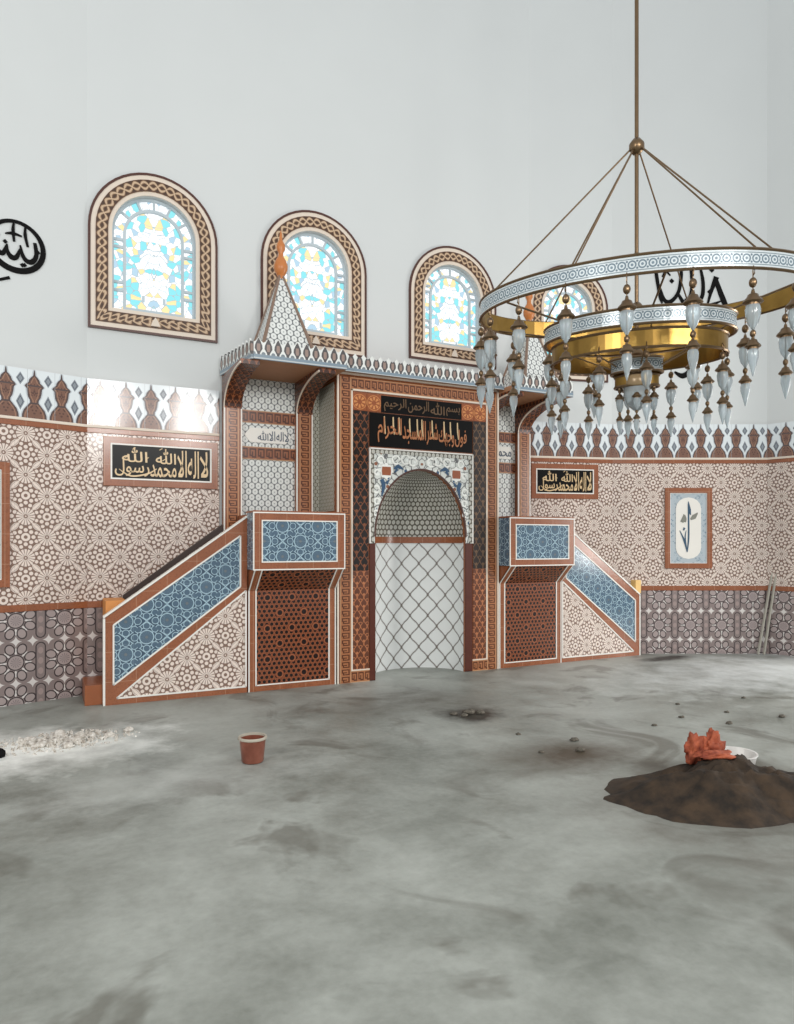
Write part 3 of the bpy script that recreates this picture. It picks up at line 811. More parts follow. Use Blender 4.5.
# ------------------------------------------------------------------ pulpits
def pulpit(mirror, label):
    q = mx_(mirror); a, b = sorted((q(1.445), q(2.462)))
    loc = ((a+b)/2, .2, 0)
    t = thing('pulpit', label, 'pulpit', loc, 0, 'tiled pulpits flanking the niche')
    def B(mb, nm, mat, **k): return mb.build(nm, mat, t, loc, **k)
    yf, zk, zb, zt = -.25, 1.10, 1.335, 1.945
    yb = .48
    prof = [(0, 0), (0, zk), (yf, zb), (yf, zt), (yb, zt), (yb, 0)]
    B(MB().poly([(y, z) for y, z in [(.012, 0), (yb, 0), (yb, zt-.01), (yf+.012, zt-.01), (yf+.012, zb+.01), (.012, zk+.01)]], (), a+.004, b-.004, axes='yz'), 'body', 'brown_tile')
    # folded front: outer band, then lattice
    def folded(mb, x0, x1, z0, z1, d):
        def at(z): return (0-d, z) if z <= zk else ((yf)*(z-zk)/(zb-zk)-d, z)
        zs = [z0]+[z for z in (zk,) if z0 < z < z1]+[z1]
        for i in range(len(zs)-1):
            (ya, za), (yc, zc) = at(zs[i]), at(zs[i+1])
            L = math.hypot(yc-ya, zc-za)
            u = [(x0, za), (x1, za), (x1, za+L), (x0, za+L)]
            mb.face([(x0, ya, za), (x1, ya, za), (x1, yc, zc), (x0, yc, zc)], u)
            for x, s in ((x0, 1), (x1, -1)):
                P = [(x, ya, za), (x, yc, zc), (x, yc+.012, zc), (x, ya+.012, za)]; mb.face(P if s > 0 else P[::-1])
    w = .085
    m1 = MB(); folded(m1, a, a+w, 0, zb, .006); folded(m1, b-w, b, 0, zb, .006); folded(m1, a+w, b-w, 0, .06, .006); B(m1, 'lower_band', 'brown_tile')
    m2 = MB(); folded(m2, a+w, b-w, .06, zb, .0); B(m2, 'lattice_panel', 'lattice_tile')
    m3 = MB()
    for x in (a, a+w-.008, b-w-.006, b-.014): folded(m3, x, x+.014, .06 if a+.03 < x < b-.03 else 0, zb, .010)
    folded(m3, a+w, b-w, .06, .074, .010); B(m3, 'white_edging', 'white_edge')
    # parapet box
    B(frame_mb(a-.005, b+.005, zb, zt, .088, yf-.006, yf+.012), 'box_frame', 'brown_tile', bevel=.003)
    B(MB().box(a+.085, b-.085, yf-.002, yf+.01, zb+.085, zt-.085), 'blue_panel', 'blue_tile', uvo=((a+b)/2, (zb+zt)/2))
    for x0, x1 in ((a-.012, a+.004), (b-.004, b+.012)):
        B(frame_mb(yf+.012, -.004, zb, zt, .05, x0, x1) if False else MB().poly([(yf+.012, zb), (yb-.1 if (x0 > 3) == mirror and False else -.004, zb), (-.004, zt), (yf+.012, zt)], (), x0, x1, axes='yz'), 'side_panel', 'blue_tile')
    e = frame_mb(a+.078, b-.078, zb+.078, zt-.078, .013, yf-.010, yf-.001)
    fr = frame_mb(a-.014, b+.014, zb-.004, zt+.006, .013, yf-.010, yf+.002); e.idx(fr.v, fr.f)
    B(e, 'panel_edging', 'white_edge')
    B(MB().box(a-.012, b+.012, yf-.008, .06, zt, zt+.022), 'top_rail', 'brown_tile', bevel=.004)
pulpit(False, 'tiled pulpit with blue parapet left of the niche')
pulpit(True, 'tiled pulpit with blue parapet right of the niche')

# ------------------------------------------------------------------ canopies over the pulpits
ZB, ZP = 3.55, 3.775
def toothed(x0, x1, z0, zb, zt, P=.106):
    """outline of a parapet whose top is a row of small ogee points"""
    n = max(1, round((x1-x0)/P)); p = (x1-x0)/n
    L = [(x0, z0), (x1, z0), (x1, zb)]
    for k in range(n-1, -1, -1):
        a = x0+k*p
        L += [(a+p*.80, zb+(zt-zb)*.25), (a+p*.58, zb+(zt-zb)*.75), (a+p*.5, zt), (a+p*.42, zb+(zt-zb)*.75), (a+p*.20, zb+(zt-zb)*.25), (a, zb)]
    return L[:-1]+[(x0, zb)]
def canopy(mirror, label):
    q = mx_(mirror)
    loc = (q(1.9), .6, 2.0)
    t = thing('pulpit_canopy', label, 'canopy', loc, 0, 'tiled canopies over the pulpits')
    def B(mb, nm, mat, **k): return mb.build(nm, mat, t, loc, **k)
    yf = -.30
    eb, ef, inn = (1.29, 1.42, 2.47) if not mirror else (MIR-5.615, MIR-5.68, MIR-4.716)
    foot = [(q(eb), .60), (q(ef), yf), (q(inn), yf), (q(inn), .60)]
    if mirror: foot = foot[::-1]
    B(MB().poly(foot, (), ZB, ZB+.06, axes='xy'), 'roof_slab', 'soffit')
    a, b = sorted((q(ef), q(inn)))
    B(MB().poly(toothed(a, b, ZB, ZB+.175, ZP), (), yf-.02, yf), 'front_parapet', 'parapet_tile', uvo=(a, 0))
    # end parapet along the slanted end
    mb = MB(); L = math.hypot(ef-eb, .90); dx, dy = (ef-eb)/L, -.90/L
    for (d0, d1) in ((0, .02),):
        src = MB().poly(toothed(0, L, ZB, ZB+.175, ZP), (), 0, .02)
        vs = []
        for x, y, z in src.v:
            X_ = eb+dx*x-.02+y; Y_ = .60+dy*x; vs.append((q(X_), Y_, z))
        fs = src.f if not mirror else [f_[::-1] for f_ in src.f]
        mb.idx(vs, fs, [(v[0], v[2]) for v in src.v])
    B(mb, 'end_parapet', 'parapet_tile')
    # quarter-arch brackets on two wall pilasters
    PO, PI_ = ((1.295, 1.50), (2.16, 2.36)) if not mirror else ((MIR-5.605, MIR-5.40), (MIR-4.92, MIR-4.72))
    for x0, x1 in (PO, PI_):
        A, C = sorted((q(x0), q(x1)))
        zl = 3.17
        arc = [(.50+(yf+.03-.50)*(1-math.cos(PI/2*k/10)), zl+(ZB-.05-zl)*math.sin(PI/2*k/10)) for k in range(11)]
        loop = [(.60, zl-.02), (.60, ZB), (yf+.03, ZB)]+arc[::-1]
        mb = MB()
        A2, C2 = A+.0, C-.0
        tmp = MB().poly(loop[::-1], (), A2, C2, axes='yz')
        mb.idx(tmp.v, tmp.f); s = 0
        B(mb, 'bracket', 'bracket_tile')
        B(MB().poly([(p[0]-.004, p[1]) for p in arc]+[(p[0]-.004, p[1]+.02) for p in arc[::-1]], (), A-.006, A+.006, axes='yz'), 'bracket_edging', 'cream')
        B(MB().box(A, C, .50, .60, 1.0, zl), 'pilaster', 'brown_tile')
        B(MB().box(A+.035, C-.035, .492, .51, 1.0, zl), 'pilaster_fret', 'key_tile', swap=True, uvo=(A+.035, 0))
        e = MB(); e.box(A-.003, A+.012, .494, .51, 1.0, zl); e.box(C-.012, C+.003, .494, .51, 1.0, zl); B(e, 'pilaster_edging', 'white_edge')
    A, C = sorted((q(PO[1]), q(PI_[0])))
    B(MB().box(A, C, .58, .60, 1.0, ZB), 'back_tiles', 'dots_tile')
    A2, C2 = sorted((q(PI_[1]), q(inn+.004)))
    if not mirror: B(MB().box(A2, C2, .575, .60, 1.0, ZB), 'side_tiles', 'fine_dots_tile')
    for z0 in (2.605, 3.03):
        B(MB().box(A, C, .568, .585, z0, z0+.15), 'fret_band', 'dark_key_tile', uvo=(A, z0))
    B(MB().box(A, C, .574, .582, 2.755, 3.03), 'cartouche_ground', 'dots_tile')
    cx = (A+C)/2; zc = 2.89
    w, h = (.285, .085) if not mirror else (.22, .085)
    B(MB().poly([(cx-w, zc), (cx-w+.07, zc-h), (cx+w-.07, zc-h), (cx+w, zc), (cx+w-.07, zc+h), (cx-w+.07, zc+h)], (), .562, .575), 'cartouche', 'white_edge')
    mb = MB(); inscription(mb, (('لا', .86, .97, .1, .9), ('اله', .66, .84, .1, .9), ('الا', .48, .63, .1, .9), ('الله', .2, .46, .1, .9)) if not mirror else (('محمد', .1, .9, .1, .8),), cx-w+.06, cx+w-.02, zc-h+.015, zc+h-.015, .556, .563, .0)
    B(mb, 'cartouche_lettering', 'navy_ink')
canopy(False, 'toothed tile canopy on brackets above the left pulpit')
canopy(True, 'toothed tile canopy on brackets above the right pulpit')

def spire(mirror, label):
    cx = 1.86 if not mirror else MIR-1.86; loc = (cx, .16, ZB+.06)
    t = thing('pulpit_spire', label, 'spire', loc, 0, 'pointed spires on the canopies')
    def B(mb, nm, mat, **k): return mb.build(nm, mat, t, loc, **k)
    h, hw = 1.03, .33; z0 = ZB+.06
    c = [(cx-hw, .16-hw), (cx+hw, .16-hw), (cx+hw, .16+hw), (cx-hw, .16+hw)]
    mb = MB(); k = .06
    base = [(x, y, z0) for x, y in c]; top = [(cx+(x-cx)*k, .16+(y-.16)*k, z0+h) for x, y in c]
    for i in range(4):
        j = (i+1) % 4; mb.face([base[i], base[j], top[j], top[i]], [(-hw, 0), (hw, 0), (hw*k, h), (-hw*k, h)])
    mb.face(top); mb.face(base[::-1]); B(mb, 'pyramid', 'dots_tile')
    e = MB()
    for i in range(4): e.tube([base[i], top[i]], [.024, .014], 6)
    B(e, 'edge_ribs', 'rib_grey')
    B(MB().lathe([(0, 0), (.03, 0), (.035, .03), (.05, .05), (.075, .10), (.08, .15), (.06, .21), (.03, .26), (.028, .30), (.05, .34), (.048, .39), (.02, .44), (.012, .52), (0, .56)], (cx, .16, z0+h-.03), 16), 'finial', 'orange_finial')
spire(False, 'pointed tile spire with orange finial on the left canopy')
spire(True, 'pointed tile spire with orange finial on right canopy behind chandelier')

# ------------------------------------------------------------------ the mihrab
def mihrab():
    x0, x1, zt = 2.480, 4.708, 3.60; cx = 3.585
    loc = (cx, .3, 0)
    t = thing('mihrab', 'tall tiled prayer niche with black inscriptions between the two pulpits', 'prayer niche', loc)
    def B(mb, nm, mat, **k): return mb.build(nm, mat, t, loc, **k)
    R, zs, za = .62, 1.70, 2.51
    hole = [(cx-R, 0.001), (cx-R, zs)]+[(cx-R*math.cos(PI*k/24), zs+(za-zs)*math.sin(PI*k/24)) for k in range(1, 24)]+[(cx+R, zs), (cx+R, 0.001)]
    front = [(x0, 0), (cx-R, 0)]+hole[1:-1]+[(cx+R, 0), (x1, 0), (x1, zt), (x0, zt)]
    b = MB(); b.poly(front, (), .0, .06); b.box(x0, x0+.05, .06, .60, 0, zt); b.box(x1-.05, x1, .06, .60, 0, zt); b.box(x0+.05, x1-.05, .06, .60, zt-.05, zt)
    B(b, 'body', 'brown_tile')
    for x in (x0, x1):
        B(MB().box(x-.006 if x == x0 else x-.004, x+.004 if x == x0 else x+.006, .09, .58, 2.0, 3.50), 'side_tiles', 'fine_dots_tile')
    # fret border: two uprights with feet and a lintel
    w = .135
    kL = MB(); kL.box(x0+.035, x0+.035+w, -.014, .0, .0, zt-.05); B(kL, 'fret_border', 'key_tile', swap=True, uvo=(x0+.035, 0))
    kR = MB(); kR.box(x1-.035-w, x1-.035, -.014, .0, .0, zt-.05); B(kR, 'fret_border', 'key_tile', swap=True, uvo=(x1-.035-w, 0))
    kT = MB(); kT.box(x0+.035+w, x1-.035-w, -.014, .0, zt-.05-w, zt-.05); B(kT, 'fret_border', 'key_tile', uvo=(x0, zt-.05-w))
    for a, c in ((x0+.035+w, 2.885), (4.315, x1-.035-w)):
        f = MB(); f.box(a, c, -.014, 0, .0, w); B(f, 'fret_foot', 'key_tile', uvo=(a, 0))
    e = MB()
    zi = zt-.05-w
    for a, c in ((x0-.004, x0+.016), (x1-.016, x1+.004)): e.box(a, c, -.020, .004, 0, zt)
    e.box(x0, x1, -.020, .004, zt-.022, zt)
    for a, c in ((x0+.035+w, x0+.035+w+.018), (x1-.035-w-.018, x1-.035-w)): e.box(a, c, -.020, .0, w, zi)
    e.box(x0+.035+w, x1-.035-w, -.020, 0, zi-.018, zi)
    e.box(x0+.035+w+.018, 2.885, -.018, 0, w, w+.014); e.box(4.315, x1-.035-w-.018, -.018, 0, w, w+.014)
    B(e, 'fret_edging', 'cream')
    xa, xb = x0+.035+w+.018, x1-.035-w-.018          # inner field
    # corner rosettes
    for s, a in ((1, xa), (-1, xb)):
        for k in range(2):
            lo = a+s*k*.185; lo, hi = sorted((lo, lo+s*.18))
            m_ = MB(); m_.box(lo, hi, -.012, 0, 3.175, 3.375)
            B(m_, 'corner_rosette', 'rosette_tile', uvo=((lo+hi)/2, 3.275))
    # upright scroll panels, then carved panels below
    for a, c, mt in ((xa, 2.872, 'scroll_tile'), (4.328, xb, 'pale_scroll_tile')):
        B(MB().box(a, c, -.010, 0, 1.30, 3.17), 'scroll_panel', mt, uvo=((a+c)/2, 0))
        B(MB().box(a, c, -.010, 0, w+.014, 1.29), 'carved_panel', 'carved_tile', uvo=((a+c)/2, 0))
    # inscription bands
    u0, u1 = xa+.37, xb-.37
    B(MB().box(u0, u1, -.010, 0, 3.175, 3.375), 'upper_inscription_band', 'black_tile')
    mb = MB(); inscription(mb, (('بسم', .80, .98, .1, .75), ('الله', .60, .78, .12, .95), ('الرحمن', .32, .58, .08, .95), ('الرحيم', .03, .30, .05, .95)), u0, u1, 3.185, 3.365, -.015, -.009, .014)
    B(mb, 'upper_lettering', 'dim_ink')
    B(MB().box(2.885, 4.315, -.010, 0, 2.765, 3.165), 'inscription_band', 'black_tile')
    mb = MB()
    inscription(mb, (('فول', .85, .98, .08, .72), ('وجهك', .67, .84, .05, .8), ('شطر', .54, .66, .08, .92), ('المسجد', .285, .53, .06, .93), ('الحرام', .03, .275, .05, .94)), 2.95, 4.25, 2.80, 3.14, -.016, -.009, .02)
    B(mb, 'lettering', 'copper_ink')
    mb = MB()
    for p in (.88, .80, .73, .60, .49, .44, .36, .25, .19, .10):
        x = 2.95+1.3*p; mb.ribbon([(x+.012, 2.92), (x, 3.02), (x-.004, 3.13)], [.008, .018, .014], -.0165, -.009)
    B(mb, 'tall_strokes', 'gold_ink')
    # arch surround: white spandrel in a pale border, brown medallions and blue leaves
    o0, o1, z0, z1 = 2.885, 4.315, 1.62, 2.745
    Ro = R+.012
    arch = [(cx-Ro, z0), (cx-Ro, zs)]+[(cx-Ro*math.cos(PI*k/24), zs+(za+.012-zs)*math.sin(PI*k/24)) for k in range(1, 24)]+[(cx+Ro, zs), (cx+Ro, z0)]
    B(MB().poly([(o0, z0)]+arch+[(o1, z0), (o1, z1), (o0, z1)], (), -.014, 0), 'spandrel', 'spandrel', uvo=(cx, 0))
    bd = MB(); bd.box(o0, o0+.055, -.022, -.002, z0, z1); bd.box(o1-.055, o1, -.022, -.002, z0, z1); bd.box(o0+.055, o1-.055, -.022, -.002, z1-.06, z1); B(bd, 'spandrel_border', 'hood_tile')
    be = MB(); be.box(o0-.006, o0+.01, -.026, 0, z0, z1); be.box(o1-.01, o1+.006, -.026, 0, z0, z1); be.box(o0, o1, -.026, 0, z1-.012, z1+.004); B(be, 'spandrel_edging', 'white_edge')
    AR = MB(); pr = [(cx-Ro*math.cos(PI*k/30), zs+(za+.012-zs)*math.sin(PI*k/30)) for k in range(31)]
    AR.ribbon(pr, .02, -.02, .0, sub=1); B(AR, 'arch_line', 'dark_brown')
    for s in (-1, 1):
        mxx, mz = cx+s*.485, 2.48
        B(MB().poly([(mxx+.088*math.cos(a)*(.92+.08*math.cos(8*a)), mz+.098*math.sin(a)*(.92+.08*math.cos(8*a))) for a in [2*PI*k/32 for k in range(32)]], (), -.022, -.012), 'medallion_rim', 'scroll_white')
        B(MB().poly([(mxx-.055, mz-.05), (mxx+.055, mz-.05), (mxx+.06, mz), (mxx+.055, mz+.05), (mxx-.055, mz+.05), (mxx-.06, mz)], (), -.027, -.02), 'medallion', 'scroll_brown')
        m_ = MB()
        m_.ribbon([(mxx-s*.10, mz+.03), (mxx-s*.16, mz+.06), (mxx-s*.23, mz+.03)], [.012, .05, .01], -.021, -.012)
        m_.ribbon([(mxx-s*.11, mz-.01), (mxx-s*.15, mz+.03)], [.01, .04], -.0215, -.012)
        m_.ribbon([(mxx+s*.06, mz-.10), (mxx+s*.035, mz-.18), (mxx+s*.06, mz-.30)], [.05, .05, .012], -.021, -.012)
        m_.ribbon([(mxx-s*.04, mz-.10), (mxx+s*.0, mz-.15)], [.012, .04], -.0215, -.012)
        B(m_, 'blue_leaves', 'scroll_blue')
        for ax, az, rr in ((-.13, .14, .05), (-.26, .15, .055), (-.36, .13, .05), (.07, .13, .04), (.12, -.02, .03), (.13, -.22, .04), (.12, -.36, .035), (.13, -.5, .03)):
            c_ = (mxx+s*ax, mz+az); m_ = MB(); m_.ribbon([(c_[0]+rr*math.cos(k*.9), c_[1]+rr*math.sin(k*.9)) for k in range(7)], .02, -.0195, -.012, sub=3)
            B(m_, 'white_scroll', 'scroll_white')
    # dark columns under the spandrel
    for a, c in ((2.885, cx-R-.002), (cx+R+.002, 4.315)):
        B(MB().box(a, c, -.016, .0, 0, z0), 'column', 'column_brown', bevel=.008)
    # the curved recess
    D = .55; N = 28
    def curve_wall(z_0, z_1, d=0):
        mb = MB(); s = 0; P0 = None; V = []
        for k in range(N+1):
            a = PI*k/N; V.append((cx-(R-d)*math.cos(a), .03+(D-d)*math.sin(a)))
        vs, us = [], []
        for k, p in enumerate(V):
            if k: s += math.dist(V[k], V[k-1])
            vs += [(p[0], p[1], z_0), (p[0], p[1], z_1)]; us += [(s, z_0), (s, z_1)]
        return mb.idx(vs, [(2*k, 2*k+2, 2*k+3, 2*k+1) for k in range(N)], us, 0, True)
    B(curve_wall(0, 1.63), 'niche_tiles', 'niche_tile')
    bb = curve_wall(1.625, 1.705, .012)
    B(bb, 'niche_band', 'brown_tile')
    dm = MB(); vs, us, fs = [], [], []; NM = 16
    for j in range(NM+1):
        ph = PI/2*j/NM
        for k in range(N+1):
            a = PI*k/N; rr = math.cos(ph)
            vs.append((cx-R*rr*math.cos(a), .03+D*rr*math.sin(a), zs+(za-zs)*math.sin(ph))); us.append((a*.52, ph*.72))
    for j in range(NM):
        for k in range(N):
            i = j*(N+1)+k; fs.append((i, i+1, i+N+2, i+N+1))
    dm.idx(vs, fs, us, 0, True); B(dm, 'niche_hood', 'hood_tile')
    # its own toothed cornice
    B(MB().poly(toothed(x0+.004, x1-.004, ZB+.03, ZB+.19, ZP+.015), (), -.15, -.13), 'cornice_parapet', 'parapet_tile', uvo=(0, .02))
    B(MB().box(x0+.004, x1-.004, -.13, .58, zt+.002, zt+.05), 'cornice_slab', 'soffit')
mihrab()

# ------------------------------------------------------------------ chandelier
def chandelier():
    head = TH+math.radians(18.9); d = 6.0
    cx, cy = -.5013+d*math.sin(head), -7.5272+d*math.cos(head)
    t = thing('chandelier', 'large three ring brass chandelier with patterned bands and frosted lamps', 'chandelier', (cx, cy, 3.55), -head)
    SQ = .585
    def ring(name, R, z0, z1, th=.018, mats=('band', 'brass'), par=t):
        N = 72; mb = MB(); s = 0
        pts = [(math.cos(2*PI*k/N), SQ*math.sin(2*PI*k/N)) for k in range(N+1)]
        for k in range(N):
            (a, b), (c, e) = pts[k], pts[k+1]
            l = R*math.dist(pts[k], pts[k+1]); uv = [(s, 0), (s+l, 0), (s+l, 1), (s, 1)]; s += l
            r = R-th
            mb.face([(R*a, R*b, z0), (R*c, R*e, z0), (R*c, R*e, z1), (R*a, R*b, z1)], uv, 0, True)
            mb.face([(r*c, r*e, z0), (r*a, r*b, z0), (r*a, r*b, z1), (r*c, r*e, z1)], uv, 1, True)
            mb.face([(r*a, r*b, z0), (r*c, r*e, z0), (R*c, R*e, z0), (R*a, R*b, z0)], uv, 1, True)
            mb.face([(R*a, R*b, z1), (R*c, R*e, z1), (r*c, r*e, z1), (r*a, r*b, z1)], uv, 1, True)
        o = mb.build(name, mats, par)
        for z in (z0, z1):
            rim = MB(); rim.tube([(R*a, R*b, z) for a, b in pts], .011, 6); rim.build('rim', 'aged_brass', o)
        return o
    z = lambda w: w-3.55
    RO, RI, RC = 1.28, .735, .20
    oz, iz, cz = (3.525, 3.66), (3.265, 3.39), (2.99, 3.10)
    ring('outer_ring', RO, z(oz[0]), z(oz[1])); ring('middle_ring', RI, z(iz[0]), z(iz[1])); ring('inner_ring', RC, z(cz[0]), z(cz[1]))
    ring('gold_band', RI-.06, z(3.095), z(3.235), .018, ('brass', 'brass'))
    ring('gold_band', RC-.03, z(2.88), z(2.965), .015, ('brass', 'brass'))
    # one lamp string: hook, ball, bell cap, frosted glass, second ball, small cap and pointed glass
    lm = MB()
    lm.tube([(0, 0, 0), (0, 0, -.60)], .0055, 6)
    lm.tube([(.0, 0, .02), (.022, 0, -.01), (.018, 0, -.04), (0, 0, -.05)], .006, 6)
    ball = [(0, .036)]+[(.036*math.sin(PI*k/8), .036*math.cos(PI*k/8)) for k in range(1, 8)]+[(0, -.036)]
    lm.lathe(ball[::-1], (0, 0, -.10), 12)
    lm.lathe([(0, 0), (.015, .0)][::-1], (0, 0, -.15), 10)
    cap = [(.0, .075), (.014, .07), (.02, .05), (.045, .04), (.055, .02), (.082, .0), (.09, -.012), (.078, -.02), (.06, -.022), (.058, -.035), (0, -.036)]
    lm.lathe(cap[::-1], (0, 0, -.225), 16)
    lm.lathe([(r*.75, q*.75) for r, q in ball[::-1]], (0, 0, -.455), 10)
    lm.lathe([(r*.78, q*.85) for r, q in cap[::-1]], (0, 0, -.535), 14)
    lamp = lm.build('lamp', 'aged_brass', t)
    g1 = MB().lathe([(0, -.172), (.012, -.168), (.022, -.15), (.046, -.125), (.063, -.075), (.068, -.03), (.06, 0), (0, .002)], (0, 0, -.26), 16).build('glass_shade', 'frosted', lamp)
    g2 = MB().lathe([(0, -.19), (.006, -.185), (.024, -.13), (.048, -.06), (.05, -.02), (.042, 0), (0, .002)], (0, 0, -.565), 14).build('glass_shade', 'frosted', lamp)
    first = True
    def put(R, zz, n, ph, sc_=1.0):
        nonlocal first
        for k in range(n):
            a = 2*PI*(k+ph)/n
            if first: o = lamp; first = False
            else:
                o = lamp.copy(); COL.objects.link(o); o.parent = t
                for g in (g1, g2): h = g.copy(); COL.objects.link(h); h.parent = o
            o.location = ((R-.009)*math.cos(a), (R-.009)*SQ*math.sin(a), zz); o.scale = (sc_*.76, sc_*.76, sc_); o.rotation_euler.z = a
    put(RO, z(oz[0]), 18, .35); put(RI-.05, z(3.12), 12, .2, .80); put(RC-.04, z(2.92), 6, .5, .56)
    # central stem, hub, bowl
    st = MB(); st.tube([(0, 0, -.62), (0, 0, 6.2)], .016, 8)
    for zz in (1.28, .35, -.05, -.42):
        st.lathe([(.0, -.07), (.03, -.06), (.06, -.02), (.06, .02), (.03, .06), (0, .07)], (0, 0, zz), 14)
    st.build('stem', 'aged_brass', t)
    bw = MB().lathe([(0, -.24), (.03, -.235), (.075, -.19), (.10, -.11), (.105, -.05), (0, -.05)], (0, 0, -.62), 20).build('bowl_shade', 'frosted', t)
    MB().lathe([(0, -.055), (.112, -.055), (.12, -.045), (.118, .02), (.10, .045), (.03, .07), (0, .07)], (0, 0, -.62), 24).build('bowl_collar', 'band', t)
    for k in range(6):
        a = 2*PI*(k+.15)/6; c, s = math.cos(a), SQ*math.sin(a)
        MB().tube([(RO*c*.99, RO*s*.99, z(oz[1])), (.03*c, .03*s, 1.28)], .007, 6).build('suspension_rod', 'aged_brass', t)
        a += PI/6; c, s = math.cos(a), SQ*math.sin(a)
        MB().tube([(RI*c*.99, RI*s*.99, z(iz[1])), (RO*c*.98, RO*s*.98, z(oz[0])-.0)], .008, 6).build('link_rod', 'aged_brass', t)
        MB().tube([(RC*c, RC*s, z(cz[0])+.05), (RI*c*.98, RI*s*.98, z(iz[0])+.02)], .006, 6).build('spoke', 'aged_brass', t)
chandelier()

# ------------------------------------------------------------------ things on the floor
def lump(name, loc, r, mat, seed, amp=.35, flat=1, sub=3, parent=None, freq=1.0):
    """an irregular lump standing on the ground"""
    import bmesh
    from mathutils import noise
    bm = bmesh.new(); bmesh.ops.create_icosphere(bm, subdivisions=sub, radius=1)
    off = Vector((seed*3.7, seed*1.3, seed*2.1))
    for v in bm.verts:
        n = noise.fractal(v.co*1.3*freq+off, .9, 2.0, 4); v.co = v.co*(1+amp*n)
        v.co = Vector((v.co.x*r[0], v.co.y*r[1], v.co.z*r[2]))
    z0 = min(v.co.z for v in bm.verts); zc = z0*(1-flat) if flat < 1 else 0
    lo = z0*.55
    for v in bm.verts:
        if v.co.z < lo: v.co.z = lo
        v.co.z -= lo
    me = bpy.data.meshes.new(name); bm.to_mesh(me); bm.free(); me.materials.append(M[mat]); me.shade_smooth()
    me.uv_layers.new(name='UVMap')
    o = bpy.data.objects.new(name, me); COL.objects.link(o); o.location = loc
    if parent: o.parent = parent
    return o

# plaster rubble on the left
rub = MB()
rr = random.Random(3)
for k in range(420):
    a = rr.random()*2*PI; q = rr.random()**.7
    x, y = -.40+.60*q*math.cos(a), -1.20+.34*q*math.sin(a); s = rr.uniform(.006, .026)*(1.3-q)
    pts = [(x+rr.uniform(-s, s)*1.4, y+rr.uniform(-s, s)*1.4, (0 if i < 4 else s*rr.uniform(.6, 1.5)+.03*(1-q)*rr.random())) for i in range(8)]
    cxx, cyy = x, y
    bx = sorted(pts[:4], key=lambda p: math.atan2(p[1]-cyy, p[0]-cxx)); tx = sorted(pts[4:], key=lambda p: math.atan2(p[1]-cyy, p[0]-cxx))
    rub.idx(bx+tx, [(3, 2, 1, 0), (4, 5, 6, 7), (0, 1, 5, 4), (1, 2, 6, 5), (2, 3, 7, 6), (3, 0, 4, 7)])
o = rub.build('plaster_rubble', 'rubble'); o['kind'] = 'stuff'; tag(o, 'scattered heap of pale plaster rubble on floor near left staircase', 'rubble')
for k, (x, y, s) in enumerate(((-.30, -1.30, .04), (-.42, -1.12, .045), (-.55, -1.30, .035), (-.18, -1.18, .03), (-.62, -1.10, .035), (-.36, -1.42, .035), (-.05, -1.22, .03), (.12, -1.12, .03))):
    o = lump('plaster_chunk', (x, y, 0), (s*1.3, s, s*.9), 'rubble', k+1, .5, sub=2)
    tag(o, 'pale plaster chunk lying in the rubble heap by left staircase', 'rubble', 'plaster chunks in the rubble heap')
o = lump('black_lump', (-.83, -1.47, 0), (.045, .04, .045), 'black', 4, .12, sub=2); tag(o, 'small black round lump on floor at left picture edge', 'lump')
crumbs = [(470, .05), ]
for k, (x, y, s) in enumerate(((3.07, -1.90, .05), (3.17, -1.93, .035), (2.98, -1.95, .03), (2.92, -1.86, .028))):
    o = lump('dirt_clod', (x, y, 0), (s*1.3, s, s*.6), 'crumb', k+11, .4, sub=2); tag(o, 'dark dirt clod on damp floor mark in front of niche', 'clod', 'dirt clods before the niche')
for k, (x, y, s) in enumerate(((4.75, -2.9, .022), (4.95, -3.25, .025), (5.3, -2.95, .02), (5.6, -3.3, .025), (4.3, -3.0, .02), (3.35, -3.05, .028), (3.2, -3.3, .03), (2.9, -3.2, .02), (3.05, -2.7, .018), (6.0, -2.6, .02), (5.15, -2.5, .018))):
    o = lump('gravel_crumb', (x, y, 0), (s*1.4, s, s*.6), 'crumb', k+31, .4, sub=2); tag(o, 'small dark crumb scattered on concrete floor around soil mound', 'crumb', 'crumbs around the soil mound')

# plastic pot
pc = (.85, -2.43)
t = thing('plastic_pot', 'reddish brown plastic pot standing on the concrete floor', 'pot', (pc[0], pc[1], 0))
MB().lathe([(0, .004), (.074, .004), (.080, .012), (.096, .175), (.090, .175), (.076, .016), (0, .014)], (0, 0, 0), 24).build('pot_body', 'pot', t)
MB().lathe([(.094, .17), (.104, .172), (.106, .186), (.102, .192), (.092, .19), (.090, .172)], (0, 0, 0), 24).build('pot_rim', 'pot_rim', t)
MB().tube([(.105*math.cos(a), .105*math.sin(a), .178-.05*math.sin(a-PI*1.1) if False else .178) for a in [PI*k/12 for k in range(13)]], .004, 6).build('wire_handle', 'aged_brass', t)

